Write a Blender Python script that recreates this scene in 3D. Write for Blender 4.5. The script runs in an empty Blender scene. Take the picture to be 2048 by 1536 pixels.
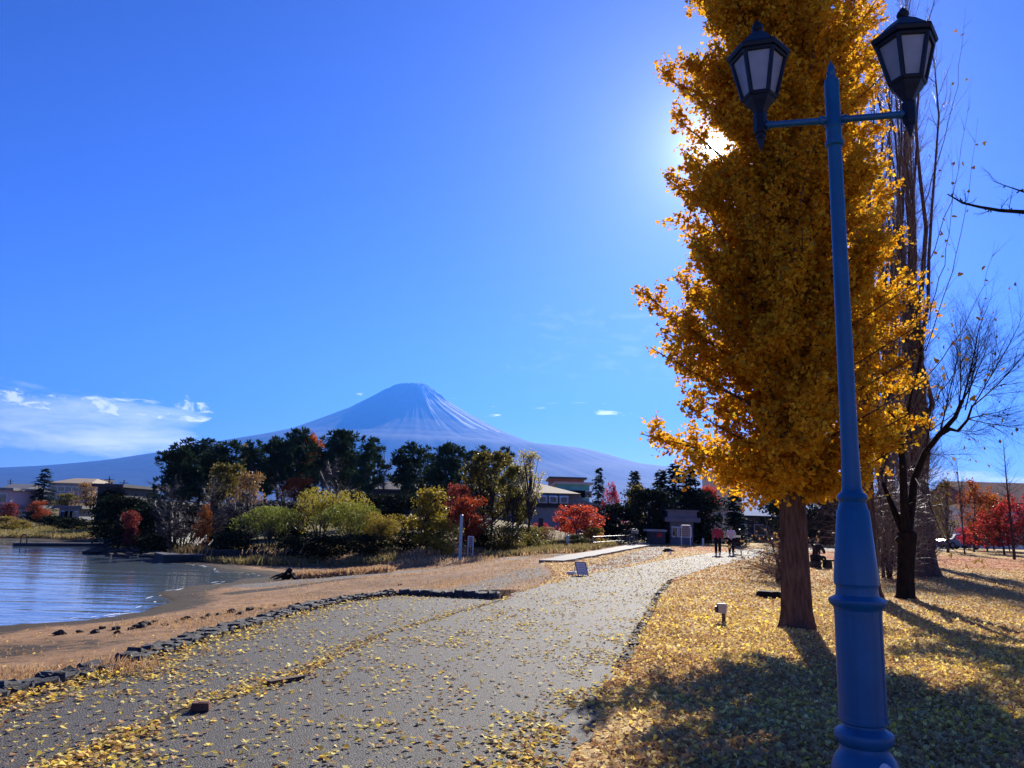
import bpy, math, random
import numpy as np
from mathutils import Vector, Matrix
R = math.radians
sc = bpy.context.scene
COL = sc.collection
rng = np.random.default_rng(7)

# ------------------------------------------------------------------ camera frame
FPX, PITCH, ROLL, H = 1540.0, R(10.0), R(1.6), 1.65
CAM = np.array([0.0, 0.0, H])
FW = np.array([0.0, math.cos(PITCH), math.sin(PITCH)])
U0 = np.array([0.0, -math.sin(PITCH), math.cos(PITCH)])
R0 = np.array([1.0, 0.0, 0.0])
RT = R0 * math.cos(ROLL) + U0 * math.sin(ROLL)
UP = U0 * math.cos(ROLL) - R0 * math.sin(ROLL)
def ray(px, py):
    return FW + (px - 1024) / FPX * RT + (768 - py) / FPX * UP
def at(px, py, D):
    d = ray(px, py)
    return CAM + d * (D / d[1])
def on(px, py, z=0.0):
    d = ray(px, py)
    return CAM + d * ((z - H) / d[2])
def mpp(px, py, D):                       # metres per photo pixel (sideways) at depth D
    return abs(at(px + 1, py, D)[0] - at(px, py, D)[0])
SUN = ray(1432, 295); SUN = SUN / np.linalg.norm(SUN)

# ------------------------------------------------------------------ mesh helpers
ORG = {}
class Geo:
    def __init__(s):
        s.v = []; s.f = {}; s.n = 0
    def add(s, V, F, m=0):
        V = np.asarray(V, float).reshape(-1, 3); F = np.asarray(F, int)
        s.v.append(V); s.f.setdefault((F.shape[1], m), []).append(F + s.n); s.n += len(V)
    def build(s, name, mats, parent=None, smooth=False, org=None):
        if not isinstance(mats, (list, tuple)): mats = [mats]
        V = np.concatenate(s.v) if s.v else np.zeros((0, 3))
        o3 = ORG[parent.name] if parent is not None else (np.array(org) if org is not None else np.zeros(3))
        V = V - o3
        me = bpy.data.meshes.new(name)
        me.vertices.add(len(V)); me.vertices.foreach_set('co', V.astype(np.float32).ravel())
        loops = []; starts = []; tot = 0; mi = []
        for (k, m), fs in s.f.items():
            A = np.concatenate(fs); loops.append(A.ravel())
            starts.append(tot + np.arange(len(A)) * k); tot += A.size; mi.append(np.full(len(A), m))
        L = np.concatenate(loops); S = np.concatenate(starts); MI = np.concatenate(mi)
        me.loops.add(len(L)); me.loops.foreach_set('vertex_index', L.astype(np.int32))
        me.polygons.add(len(S)); me.polygons.foreach_set('loop_start', S.astype(np.int32))
        me.polygons.foreach_set('material_index', MI.astype(np.int32))
        for m in mats: me.materials.append(m)
        me.update(calc_edges=True)
        me.polygons.foreach_set('use_smooth', np.full(len(S), bool(smooth)))
        me.validate()
        o = bpy.data.objects.new(name, me); COL.objects.link(o)
        if parent is not None: o.parent = parent
        elif org is not None: o.location = org
        ORG[o.name] = o3
        return o
def nrm(A):
    A = np.asarray(A, float)
    return A / np.maximum(np.linalg.norm(A, axis=-1, keepdims=True), 1e-9)
def frames(d):
    d = nrm(d)
    ref = np.where(np.abs(d[..., 2:3]) > 0.9, np.array([1.0, 0, 0]), np.array([0, 0, 1.0]))
    a = nrm(np.cross(d, ref)); b = np.cross(d, a)
    return a, b
def prisms(g, P0, P1, r0, r1, n=5, m=0):
    P0 = np.asarray(P0, float); P1 = np.asarray(P1, float); N = len(P0)
    if N == 0: return
    a, b = frames(P1 - P0)
    t = np.arange(n) * 2 * math.pi / n
    c = np.cos(t)[None, :, None]; s_ = np.sin(t)[None, :, None]
    off = a[:, None] * c + b[:, None] * s_
    A = P0[:, None] + off * np.asarray(r0)[:, None, None]
    B = P1[:, None] + off * np.asarray(r1)[:, None, None]
    V = np.concatenate([A, B], 1).reshape(-1, 3)
    i = np.arange(n); j = (i + 1) % n
    q = np.stack([i, j, j + n, i + n], 1)
    g.add(V, (q[None] + (np.arange(N) * 2 * n)[:, None, None]).reshape(-1, 4), m)
def tube(g, pts, rad, n=8, m=0, cap=True, prof=None):
    pts = np.asarray(pts, float); K = len(pts); rad = np.broadcast_to(np.asarray(rad, float), (K,))
    d = np.gradient(pts, axis=0); d = nrm(d)
    a = np.zeros((K, 3)); a0 = frames(d[:1])[0][0]
    for k in range(K):
        a0 = a0 - d[k] * a0.dot(d[k]); a0 = a0 / np.linalg.norm(a0); a[k] = a0
    b = np.cross(d, a); t = np.arange(n) * 2 * math.pi / n
    rr = rad[:, None] * (prof[None] if prof is not None else 1.0)
    V = pts[:, None] + a[:, None] * (np.cos(t)[None] * rr)[..., None] + b[:, None] * (np.sin(t)[None] * rr)[..., None]
    i = np.arange(n); j = (i + 1) % n
    q = np.stack([i, j, j + n, i + n], 1)
    g.add(V.reshape(-1, 3), (q[None] + (np.arange(K - 1) * n)[:, None, None]).reshape(-1, 4), m)
    if cap:
        g.add(V[0][::-1], np.arange(n)[None], m); g.add(V[-1], np.arange(n)[None], m)
def lathe(g, c, zr, n=16, m=0, rot=0.0, axis=None):
    pts = [np.array(c) + np.array([0, 0, z]) for z, r in zr]
    K = len(zr); t = np.arange(n) * 2 * math.pi / n + rot
    V = np.array([[(c[0] + r * math.cos(a), c[1] + r * math.sin(a), c[2] + z) for a in t] for z, r in zr]).reshape(-1, 3)
    i = np.arange(n); j = (i + 1) % n
    q = np.stack([i, j, j + n, i + n], 1)
    g.add(V, (q[None] + (np.arange(K - 1) * n)[:, None, None]).reshape(-1, 4), m)
    g.add(V[:n][::-1], np.arange(n)[None], m); g.add(V[-n:], np.arange(n)[None], m)
BOXF = np.array([[0, 3, 2, 1], [4, 5, 6, 7], [0, 1, 5, 4], [1, 2, 6, 5], [2, 3, 7, 6], [3, 0, 4, 7]])
def box(g, c, s, m=0, yaw=0.0, top=None):
    x, y, z = np.array(s) / 2; tx, ty = (x, y) if top is None else (x * top, y * top)
    V = np.array([[-x, -y, -z], [x, -y, -z], [x, y, -z], [-x, y, -z], [-tx, -ty, z], [tx, -ty, z], [tx, ty, z], [-tx, ty, z]])
    if yaw:
        ca, sa = math.cos(yaw), math.sin(yaw)
        V = V @ np.array([[ca, sa, 0], [-sa, ca, 0], [0, 0, 1]])
    g.add(V + np.array(c), BOXF, m)
def kites(g, C, d, nn, size, w=0.55, fold=0.25, m=0, fan=False):
    """leaf-sized folded faces: base at C, pointing along d, normal nn"""
    C = np.asarray(C, float); N = len(C); d = nrm(d)
    s_ = nrm(np.cross(d, nn)); nn = np.cross(s_, d); size = np.broadcast_to(np.asarray(size, float), (N,))[:, None]
    if fan:
        V = np.stack([C, C + (d * .72 - s_ * w + nn * fold) * size, C + (d * 1.0 - s_ * w * .45 + nn * fold * .5) * size,
                      C + d * .82 * size, C + (d * 1.0 + s_ * w * .45 + nn * fold * .5) * size, C + (d * .72 + s_ * w + nn * fold) * size], 1)
        F = np.array([[0, 3, 2, 1], [0, 5, 4, 3]]); k = 6
    else:
        V = np.stack([C, C + (d * .6 - s_ * w + nn * fold) * size, C + d * size, C + (d * .6 + s_ * w + nn * fold) * size], 1)
        F = np.array([[0, 2, 1], [0, 3, 2]]); k = 4
    g.add(V.reshape(-1, 3), (F[None] + (np.arange(N) * k)[:, None, None]).reshape(-1, F.shape[1]), m)
def rdir(r, n):
    return nrm(r.normal(size=(n, 3)))

def tag(o, label=None, cat=None, group=None, kind=None):
    if label: o['label'] = label
    if cat: o['category'] = cat
    if group: o['group'] = group
    if kind: o['kind'] = kind
    return o
def thing(name, label, cat, loc, group=None):
    o = bpy.data.objects.new(name, None); COL.objects.link(o); o.location = loc
    o.empty_display_size = 0.2
    ORG[o.name] = np.array(loc, float)
    return tag(o, label, cat, group)
def children(o):
    return list(o.children)
def copy_tree(o, parent=None):
    c = o.copy(); COL.objects.link(c)
    if parent is not None: c.parent = parent
    for ch in children(o): copy_tree(ch, c)
    return c

# ------------------------------------------------------------------ noise (terrain only)
_tab = rng.random((256, 256))
def vnoise(x, y):
    x = np.asarray(x, float); y = np.asarray(y, float)
    xi = np.floor(x).astype(int); yi = np.floor(y).astype(int); fx = x - xi; fy = y - yi
    fx = fx * fx * (3 - 2 * fx); fy = fy * fy * (3 - 2 * fy)
    T = lambda a, b: _tab[a % 256, b % 256]
    return (T(xi, yi) * (1 - fx) + T(xi + 1, yi) * fx) * (1 - fy) + (T(xi, yi + 1) * (1 - fx) + T(xi + 1, yi + 1) * fx) * fy
def fbm(x, y, o=4):
    s_ = 0; a = .5
    for k in range(o):
        s_ = s_ + a * vnoise(x * 2 ** k + 17 * k, y * 2 ** k + 31 * k); a *= .5
    return s_ / (1 - .5 ** o)
def sstep(a, b, x):
    t = np.clip((np.asarray(x, float) - a) / (b - a), 0, 1); return t * t * (3 - 2 * t)

# ------------------------------------------------------------------ materials
MAT = {}
def newmat(name):
    m = bpy.data.materials.new(name); m.use_nodes = True; nt = m.node_tree; nt.nodes.clear()
    out = nt.nodes.new('ShaderNodeOutputMaterial'); MAT[name] = m
    return m, nt, out
def N(nt, t, **k):
    n = nt.nodes.new(t)
    for a, v in k.items():
        if a.startswith('i_'):
            n.inputs[a[2:].replace('_', ' ')].default_value = v
        else: setattr(n, a, v)
    return n
def ramp(nt, fac, stops, interp='LINEAR'):
    n = nt.nodes.new('ShaderNodeValToRGB'); cr = n.color_ramp; cr.interpolation = interp
    while len(cr.elements) < len(stops): cr.elements.new(0.5)
    for e, (p, c) in zip(cr.elements, stops):
        e.position = p; e.color = (*c, 1) if len(c) == 3 else c
    nt.links.new(fac, n.inputs[0]); return n.outputs[0]
def mixc(nt, fac, a, b, mode='MIX'):
    n = nt.nodes.new('ShaderNodeMix'); n.data_type = 'RGBA'; n.blend_type = mode
    for s_, v in ((n.inputs[0], fac), (n.inputs[6], a), (n.inputs[7], b)):
        if isinstance(v, (int, float)): s_.default_value = v
        elif isinstance(v, tuple): s_.default_value = (*v, 1) if len(v) == 3 else v
        else: nt.links.new(v, s_)
    return n.outputs[2]
def mth(nt, op, a, b=None, c=None, clamp=False):
    n = nt.nodes.new('ShaderNodeMath'); n.operation = op; n.use_clamp = clamp
    for i, v in enumerate((a, b, c)):
        if v is None: continue
        if isinstance(v, (int, float)): n.inputs[i].default_value = v
        else: nt.links.new(v, n.inputs[i])
    return n.outputs[0]
def noise(nt, vec, scale, detail=4, rough=.6, dist=0.0):
    n = N(nt, 'ShaderNodeTexNoise'); n.inputs['Scale'].default_value = scale; n.inputs['Detail'].default_value = detail
    n.inputs['Roughness'].default_value = rough; n.inputs['Distortion'].default_value = dist
    if vec is not None: nt.links.new(vec, n.inputs['Vector'])
    return n.outputs['Fac']
def coords(nt, kind='Object', scale=(1, 1, 1), rot=(0, 0, 0)):
    tc = nt.nodes.new('ShaderNodeTexCoord'); mp = nt.nodes.new('ShaderNodeMapping')
    mp.inputs['Scale'].default_value = scale; mp.inputs['Rotation'].default_value = rot
    nt.links.new(tc.outputs[kind], mp.inputs[0]); return mp.outputs[0]
def bump(nt, h, strength=.3, dist=.02):
    n = N(nt, 'ShaderNodeBump'); n.inputs['Strength'].default_value = strength; n.inputs['Distance'].default_value = dist
    nt.links.new(h, n.inputs['Height']); return n.outputs[0]
def bsdf(nt, out, col, rough=.7, spec=.3, metal=0.0, normal=None):
    b = nt.nodes.new('ShaderNodeBsdfPrincipled')
    if isinstance(col, tuple): b.inputs['Base Color'].default_value = (*col, 1)
    else: nt.links.new(col, b.inputs['Base Color'])
    if isinstance(rough, (int, float)): b.inputs['Roughness'].default_value = rough
    else: nt.links.new(rough, b.inputs['Roughness'])
    b.inputs['Specular IOR Level'].default_value = spec; b.inputs['Metallic'].default_value = metal
    if normal is not None: nt.links.new(normal, b.inputs['Normal'])
    if out is not None: nt.links.new(b.outputs[0], out.inputs[0])
    return b
def speck(name, c1, c2, scale=6.0, rough=.75, spec=.3, bstr=.3, bdist=.01, sc3=(1, 1, 1), lo=.35, hi=.65, metal=0.0):
    m, nt, out = newmat(name); v = coords(nt, 'Object', sc3)
    n1 = noise(nt, v, scale, 6, .65)
    c = ramp(nt, n1, [(lo, c1), (hi, c2)])
    bsdf(nt, out, c, rough, spec, metal, bump(nt, n1, bstr, bdist)); return m
def leafmat(name, cols, trans=.45, tcol=1.3, rough=.5, spec=.25):
    m, nt, out = newmat(name)
    ge = nt.nodes.new('ShaderNodeNewGeometry'); k = len(cols)
    c = ramp(nt, ge.outputs['Random Per Island'], [(i / max(k - 1, 1), cc) for i, cc in enumerate(cols)])
    oi = nt.nodes.new('ShaderNodeObjectInfo')
    hs = nt.nodes.new('ShaderNodeHueSaturation')
    nt.links.new(mth(nt, 'MULTIPLY_ADD', oi.outputs['Random'], .03, .485), hs.inputs['Hue'])
    nt.links.new(mth(nt, 'MULTIPLY_ADD', oi.outputs['Random'], .3, .85), hs.inputs['Value'])
    nt.links.new(c, hs.inputs['Color']); c = hs.outputs[0]
    b = bsdf(nt, None, c, rough, spec)
    t = nt.nodes.new('ShaderNodeBsdfTranslucent')
    nt.links.new(mixc(nt, 1.0, c, (tcol, tcol, tcol * .9), 'MULTIPLY'), t.inputs[0])
    mx = nt.nodes.new('ShaderNodeMixShader'); mx.inputs[0].default_value = trans
    nt.links.new(b.outputs[0], mx.inputs[1]); nt.links.new(t.outputs[0], mx.inputs[2]); nt.links.new(mx.outputs[0], out.inputs[0])
    return m

leafmat('ginkgo_leaf', [(.56, .26, .010), (.70, .39, .016), (.48, .19, .006), (.80, .50, .03), (.52, .32, .016)], .54, 1.15, .6, .12)
leafmat('ginkgo_green', [(.30, .22, .02), (.5, .34, .03), (.26, .24, .03)], .5, 1.2)
leafmat('fallen_yellow', [(.74, .49, .08), (.82, .65, .24), (.64, .37, .07), (.82, .71, .36), (.84, .57, .06), (.70, .50, .18)], .38, 1.1, .75, .06)
leafmat('fallen_tan', [(.58, .37, .15), (.70, .49, .22), (.44, .23, .08), (.76, .58, .28), (.64, .40, .12)], .28, 1.0, .8, .05)
leafmat('fallen_red', [(.45, .10, .05), (.55, .2, .08), (.5, .28, .14), (.38, .07, .05)], .35, 1.1, .8, .05)
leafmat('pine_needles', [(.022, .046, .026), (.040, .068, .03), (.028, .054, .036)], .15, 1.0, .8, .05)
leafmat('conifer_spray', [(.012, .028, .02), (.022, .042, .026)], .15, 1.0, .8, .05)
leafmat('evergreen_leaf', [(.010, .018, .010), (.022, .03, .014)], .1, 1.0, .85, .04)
leafmat('olive_leaf', [(.09, .085, .018), (.13, .12, .02), (.16, .12, .02)], .45, 1.2)
leafmat('willow_yellow', [(.20, .15, .018), (.32, .23, .022), (.14, .12, .016), (.36, .27, .03)], .45, 1.15)
leafmat('willow_green', [(.11, .13, .02), (.19, .19, .028), (.15, .16, .03)], .45, 1.15)
leafmat('maple_red', [(.30, .018, .022), (.40, .03, .03), (.22, .012, .022)], .5, 1.25)
leafmat('maple_orange', [(.28, .055, .012), (.36, .10, .016), (.20, .03, .012)], .45, 1.2)
leafmat('twig_brown', [(.17, .115, .095), (.26, .18, .145), (.12, .08, .07)], .05, 1)
leafmat('maple_dark', [(.12, .02, .02), (.2, .03, .03)], .5, 1.2)
leafmat('brown_leaf', [(.22, .12, .05), (.3, .17, .06), (.16, .1, .05)], .4, 1.2)
leafmat('pale_leaf', [(.3, .27, .12), (.42, .38, .2)], .5, 1.2)
leafmat('dry_grass', [(.42, .27, .13), (.55, .38, .2), (.34, .2, .1), (.6, .45, .26)], .35, 1.1)
leafmat('bank_grass', [(.20, .15, .06), (.30, .22, .1), (.16, .15, .05)], .35, 1.1)
leafmat('plume', [(.6, .56, .5), (.7, .66, .6)], .5, 1.1)
leafmat('twig_purple', [(.075, .062, .06), (.11, .088, .08), (.055, .047, .048)], 0.05, 1)
speck('bark_ginkgo', (.05, .028, .02), (.17, .10, .07), 7, .9, .15, 1.0, .05, (3, 3, .5), .32, .66)
speck('bark_dark', (.008, .006, .005), (.025, .018, .014), 9, .9, .15, .9, .03, (2, 2, .6))
speck('bark_poplar', (.045, .028, .024), (.13, .085, .07), 6, .9, .15, 1.0, .06, (3, 3, .5))
speck('bark_far', (.03, .022, .02), (.07, .05, .045), 5, .9, .1, .3, .02)
speck('bark_pine', (.05, .03, .025), (.12, .07, .055), 5, .9, .1, .3, .02)
speck('lantern_paint', (.005, .010, .022), (.009, .018, .036), 6, .5, .25, .1, .003)
speck('kerb_stone', (.014, .015, .019), (.075, .075, .078), 11, .85, .3, .8, .02)
speck('rock', (.02, .016, .014), (.07, .05, .04), 8, .85, .3, .8, .03)
speck('concrete', (.13, .125, .112), (.21, .20, .18), 3, .85, .3, .2, .01)
speck('concrete_dark', (.022, .022, .024), (.05, .05, .052), 2, .85, .3, .3, .01)
speck('wood_old', (.05, .03, .02), (.14, .09, .06), 6, .85, .25, .5, .01, (1, 1, 4))
speck('brick', (.08, .035, .025), (.15, .07, .045), 12, .85, .25, .5, .01)
speck('wall_white', (.55, .55, .55), (.66, .66, .65), 1.2, .7, .3, .05, .01)
speck('wall_pink', (.48, .34, .36), (.56, .4, .42), 1.2, .7, .3, .05, .01)
speck('wall_beige', (.36, .31, .27), (.44, .38, .33), 1.2, .7, .3, .05, .01)
speck('wall_gray', (.26, .27, .3), (.34, .35, .38), 1.2, .7, .3, .05, .01)
speck('wall_shaded', (.10, .11, .14), (.15, .16, .19), 1.2, .7, .3, .05, .01)  # white kiosk walls, darkened: the deep shade they stand in is in the colour
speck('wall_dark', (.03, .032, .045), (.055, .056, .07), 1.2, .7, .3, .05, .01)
speck('wall_teal', (.05, .22, .28), (.08, .30, .36), 1.2, .6, .3, .05, .01)
speck('roof_tan', (.25, .19, .13), (.36, .28, .20), 1.5, .8, .3, .2, .02, (4, 1, 1))
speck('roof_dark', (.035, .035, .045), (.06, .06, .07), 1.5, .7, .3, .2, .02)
speck('roof_gray', (.14, .14, .15), (.22, .21, .2), 1.5, .7, .3, .2, .02)
speck('roof_red', (.18, .06, .045), (.27, .1, .07), 1.5, .8, .3, .2, .02)
speck('glass_window', (.02, .025, .035), (.05, .06, .08), 1.0, .12, .6, .02, .002)
speck('pole_blue', (.18, .34, .42), (.28, .44, .5), 4, .5, .4, .1, .003)
speck('metal_white', (.62, .63, .65), (.75, .75, .76), 3, .45, .4, .05, .002)
speck('metal_gray', (.14, .145, .155), (.24, .245, .25), 5, .4, .5, .05, .002)
speck('black_paint', (.008, .008, .01), (.02, .02, .025), 6, .5, .4, .1, .002)
speck('red_cloth', (.42, .03, .05), (.55, .05, .07), 9, .85, .1, .3, .01)
speck('white_cloth', (.55, .54, .53), (.68, .66, .63), 9, .85, .1, .3, .01)
speck('black_cloth', (.008, .008, .012), (.02, .02, .026), 9, .85, .1, .3, .01)
speck('skin', (.48, .28, .2), (.55, .34, .25), 9, .6, .3, .05, .002)
speck('hair', (.012, .01, .009), (.03, .022, .018), 20, .6, .3, .3, .004)
speck('hat_green', (.12, .16, .1), (.18, .22, .14), 14, .85, .1, .3, .004)
speck('shoe_white', (.6, .62, .66), (.7, .72, .75), 9, .6, .3, .05, .002)
speck('car_blue', (.02, .12, .24), (.03, .16, .3), 1, .25, .5, .01, .001)
speck('car_silver', (.05, .053, .056), (.075, .078, .08), 1, .75, .15, .01, .001)
speck('tyre', (.012, .012, .012), (.025, .025, .025), 12, .85, .2, .2, .004)
speck('foam_white', (.7, .74, .78), (.85, .88, .9), 9, .5, .3, .2, .01)
speck('sticker', (.42, .46, .5), (.7, .73, .76), 40, .6, .3, .1, .001)

# weathered blue paint: chips, grime runs
m, nt, out = newmat('post_paint'); v = coords(nt, 'Object'); vs_ = coords(nt, 'Object', (5, 5, .5))
n1 = noise(nt, v, 3.5, 6, .6); n2 = noise(nt, v, 42, 5, .7); n3 = noise(nt, vs_, 4, 4, .6)
c = ramp(nt, n1, [(.3, (.006, .085, .19)), (.7, (.014, .130, .27))])
c = mixc(nt, mth(nt, 'MULTIPLY', ramp(nt, n3, [(.5, (0, 0, 0)), (.68, (1, 1, 1))]), .5), c, (.02, .075, .15))
ch = ramp(nt, n2, [(.685, (0, 0, 0)), (.70, (1, 1, 1))]); c = mixc(nt, ch, c, (.035, .03, .035))
bsdf(nt, out, c, ramp(nt, n1, [(.3, (.34, .34, .34)), (.7, (.5, .5, .5))]), .45, 0, bump(nt, mth(nt, 'ADD', mth(nt, 'MULTIPLY', ch, -.6), mth(nt, 'MULTIPLY', n1, .4)), .35, .004))

# milky lantern glass
m, nt, out = newmat('lantern_glass')
v = coords(nt, 'Object'); n1 = noise(nt, v, 60, 3, .6)
b = bsdf(nt, None, ramp(nt, noise(nt, v, 9, 4), [(.3, (.36, .38, .40)), (.7, (.56, .58, .60))]), .32, .5, 0, bump(nt, n1, .25, .003))
tr = nt.nodes.new('ShaderNodeBsdfTranslucent'); tr.inputs[0].default_value = (.6, .63, .7, 1)
mx = nt.nodes.new('ShaderNodeMixShader'); mx.inputs[0].default_value = .4
nt.links.new(b.outputs[0], mx.inputs[1]); nt.links.new(tr.outputs[0], mx.inputs[2]); nt.links.new(mx.outputs[0], out.inputs[0])

# asphalt
m, nt, out = newmat('asphalt')
v = coords(nt, 'Object')
vo = N(nt, 'ShaderNodeTexVoronoi'); vo.inputs['Scale'].default_value = 70; nt.links.new(v, vo.inputs['Vector'])
bl = noise(nt, v, .55, 5, .6); fine = noise(nt, v, 150, 2, .5)
base = ramp(nt, vo.outputs['Color'], [(.0, (.010, .009, .009)), (.5, (.040, .037, .035)), (.8, (.080, .074, .069)), (1, (.24, .22, .195))])
base = mixc(nt, ramp(nt, bl, [(.35, (0, 0, 0)), (.7, (.45, .45, .45))]), base, (.06, .054, .049))
hh = mth(nt, 'ADD', mth(nt, 'MULTIPLY', vo.outputs['Distance'], -1.0), mth(nt, 'MULTIPLY', fine, .3))
bsdf(nt, out, base, .8, .3, 0, bump(nt, hh, 1.0, .008))

# lake water
m, nt, out = newmat('water')
v1 = coords(nt, 'Object', (.42, 1.9, 1), (0, 0, R(-14))); v2 = coords(nt, 'Object', (.10, .55, 1), (0, 0, R(-20))); v3 = coords(nt, 'Object', (2.0, 5.0, 1), (0, 0, R(-8)))
h1 = noise(nt, v1, 1.0, 3, .55, .4); h2 = noise(nt, v2, 1.0, 2, .5, .6); h3 = noise(nt, v3, 1.0, 3, .5)
hh = mth(nt, 'ADD', mth(nt, 'ADD', mth(nt, 'MULTIPLY', h1, .5), mth(nt, 'MULTIPLY', h2, 1.6)), mth(nt, 'MULTIPLY', h3, .10))
b = bsdf(nt, out, (.10, .135, .17), .04, .6, 0, bump(nt, hh, .27, .12)); b.inputs['IOR'].default_value = 1.33
# ------------------------------------------------------------------ plan layout
ZW = -1.2
def plan(pts, z): return [tuple(on(x, y, z)[:2]) for x, y in pts]
SHORE = plan([(0, 1253), (150, 1243), (230, 1232), (290, 1222), (320, 1210), (322, 1201), (312, 1196), (335, 1187), (400, 1173), (458, 1167),
              (500, 1159), (540, 1153), (500, 1146), (440, 1141), (425, 1133), (370, 1128), (330, 1126), (318, 1113), (290, 1108), (230, 1106), (190, 1102),
              (215, 1097), (250, 1094), (215, 1089), (165, 1087), (130, 1083), (60, 1079), (0, 1078)], ZW)
LAKE = np.array([(SHORE[0][0] - 3.5, 5.0), (-17, -60)] + [(-500, -60), (-500, 70), (-150, 68)][::1] + SHORE[::-1])
CURB_OUT = [(-420, 1468), (-200, 1426), (0, 1383), (120, 1353), (210, 1331), (250, 1318), (400, 1269), (500, 1241), (600, 1213), (700, 1195), (788, 1184)]
CURB_IN = [(-420, 1505), (-200, 1456), (0, 1404), (120, 1377), (210, 1354), (250, 1340), (400, 1290), (500, 1262), (600, 1232), (700, 1207), (792, 1195)]
cin = np.array(plan(CURB_IN, 0)); cout = np.array(plan(CURB_OUT, .0))
CURB = cin.copy()
CURB[:, 0] -= .16
JOG = np.array(plan([(792, 1192), (860, 1194), (930, 1196), (996, 1199)], 0))
P_LEFT = plan([(1000, 1200), (1075, 1174), (1150, 1154), (1240, 1137), (1320, 1122), (1400, 1109), (1480, 1099.5), (1560, 1096), (1700, 1094), (1900, 1094.5)], 0)
P_RIGHT = plan([(1900, 1101), (1700, 1101), (1620, 1103), (1560, 1106.5), (1500, 1118), (1420, 1135), (1340, 1160), (1312, 1190), (1292, 1228), (1262, 1280), (1235, 1335), (1190, 1420), (1130, 1536), (1060, 1680)], 0)
PATH = np.array(P_LEFT + P_RIGHT + [(.2, 1.5), (-.2, -6), (-9, -6)] + [tuple(p) for p in CURB[::1]] + [tuple(p) for p in JOG])
STRIP = np.array(plan([(1112, 1150), (1135, 1138), (1200, 1120), (1262, 1103), (1296, 1092), (1345, 1089), (1352, 1098), (1330, 1113), (1318, 1121), (1240, 1136), (1152, 1153)], 0))
CONC = np.array(plan([(1078, 1121.5), (1140, 1109.5), (1200, 1101), (1262, 1089), (1298, 1085), (1299, 1091), (1240, 1102), (1180, 1113.5), (1128, 1122.5)], 0.1))
UPL = np.array([(-9, -80), (-9, -6)] + [tuple(p) for p in CURB] + [tuple(p) for p in JOG] +
               plan([(1000, 1199), (1060, 1176), (1106, 1152), (1078, 1123), (1140, 1110), (1200, 1101), (1262, 1088)], 0) +
               [(14, 70), (10, 95), (0, 130), (0, 25000), (17000, 25000), (17000, -80)])

def segdist(poly, X, Y, closed=True):
    P = np.asarray(poly); Q = np.roll(P, -1, 0) if closed else P[1:]
    P = P if closed else P[:-1]
    best = np.full(X.shape, 1e18)
    for (ax, ay), (bx, by) in zip(P, Q):
        dx, dy = bx - ax, by - ay; L = dx * dx + dy * dy + 1e-12
        t = np.clip(((X - ax) * dx + (Y - ay) * dy) / L, 0, 1)
        best = np.minimum(best, (X - ax - t * dx) ** 2 + (Y - ay - t * dy) ** 2)
    return np.sqrt(best)
def inside(poly, X, Y):
    P = np.asarray(poly); c = np.zeros(X.shape, bool); j = len(P) - 1
    for i in range(len(P)):
        (xi, yi), (xj, yj) = P[i], P[j]
        if yi != yj:
            c ^= ((yi > Y) != (yj > Y)) & (X < (xj - xi) * (Y - yi) / (yj - yi) + xi)
        j = i
    return c
def sdist(poly, X, Y):
    d = segdist(poly, X, Y); return np.where(inside(poly, X, Y), d, -d)

def hz(X, Y, micro=True, dig=True):
    X = np.asarray(X, float); Y = np.asarray(Y, float); shp = X.shape; X = X.ravel(); Y = Y.ravel()
    wob = (fbm(X * .5, Y * .5, 3) - .5) * 1.0 * sstep(10, 25, Y)
    d = -sdist(LAKE, X, Y) + wob; du = -sdist(UPL, X, Y)
    cap = -.28 + sstep(48, 85, Y) * sstep(15, -5, X) * 2.2 - sstep(70, 60, Y) * sstep(-8, -30, X) * .4
    town = sstep(-30, -45, X) * sstep(58, 75, Y)
    zl = np.minimum(ZW + .085 * d, cap)
    zt = np.minimum(ZW + .045 * d, 3.4)
    zl = zl * (1 - town) + zt * town
    zb = np.where(d > 0, zl, np.maximum(ZW + .2 * d, -3.2))
    zb = zb + (fbm(X * .25, Y * .25, 4) - .5) * .25 * sstep(0.3, 4, d) * sstep(.5, 3, du)
    qx, qy = on(560, 1130, -1.0)[:2]
    zb = np.where(d > 0, np.maximum(zb - .55 * np.exp(-((X - qx) / 9.0) ** 2 - ((Y - qy) / 5.0) ** 2), ZW + .04), zb)
    w = np.where(Y < 19.0, .30, 5.0)
    t = sstep(0, 1, du / w)
    z = np.where(du > 0, t * zb, 0.0)
    if micro:
        dp = sdist(PATH, X, Y)
        lawn = sstep(.02, .5, -dp) * (du < 0)
        z = z + lawn * (.03 + (fbm(X * .9, Y * .9, 4) - .5) * .10 * sstep(200, 60, Y))
        if dig:
            z = np.where(dp > .25, z - .08, z)
            z = np.where(sdist(STRIP, X, Y) > .3, z - .06, z)
    return z.reshape(shp)
def hz1(x, y): return float(hz(np.array([x]), np.array([y]), True, False)[0])

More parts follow.
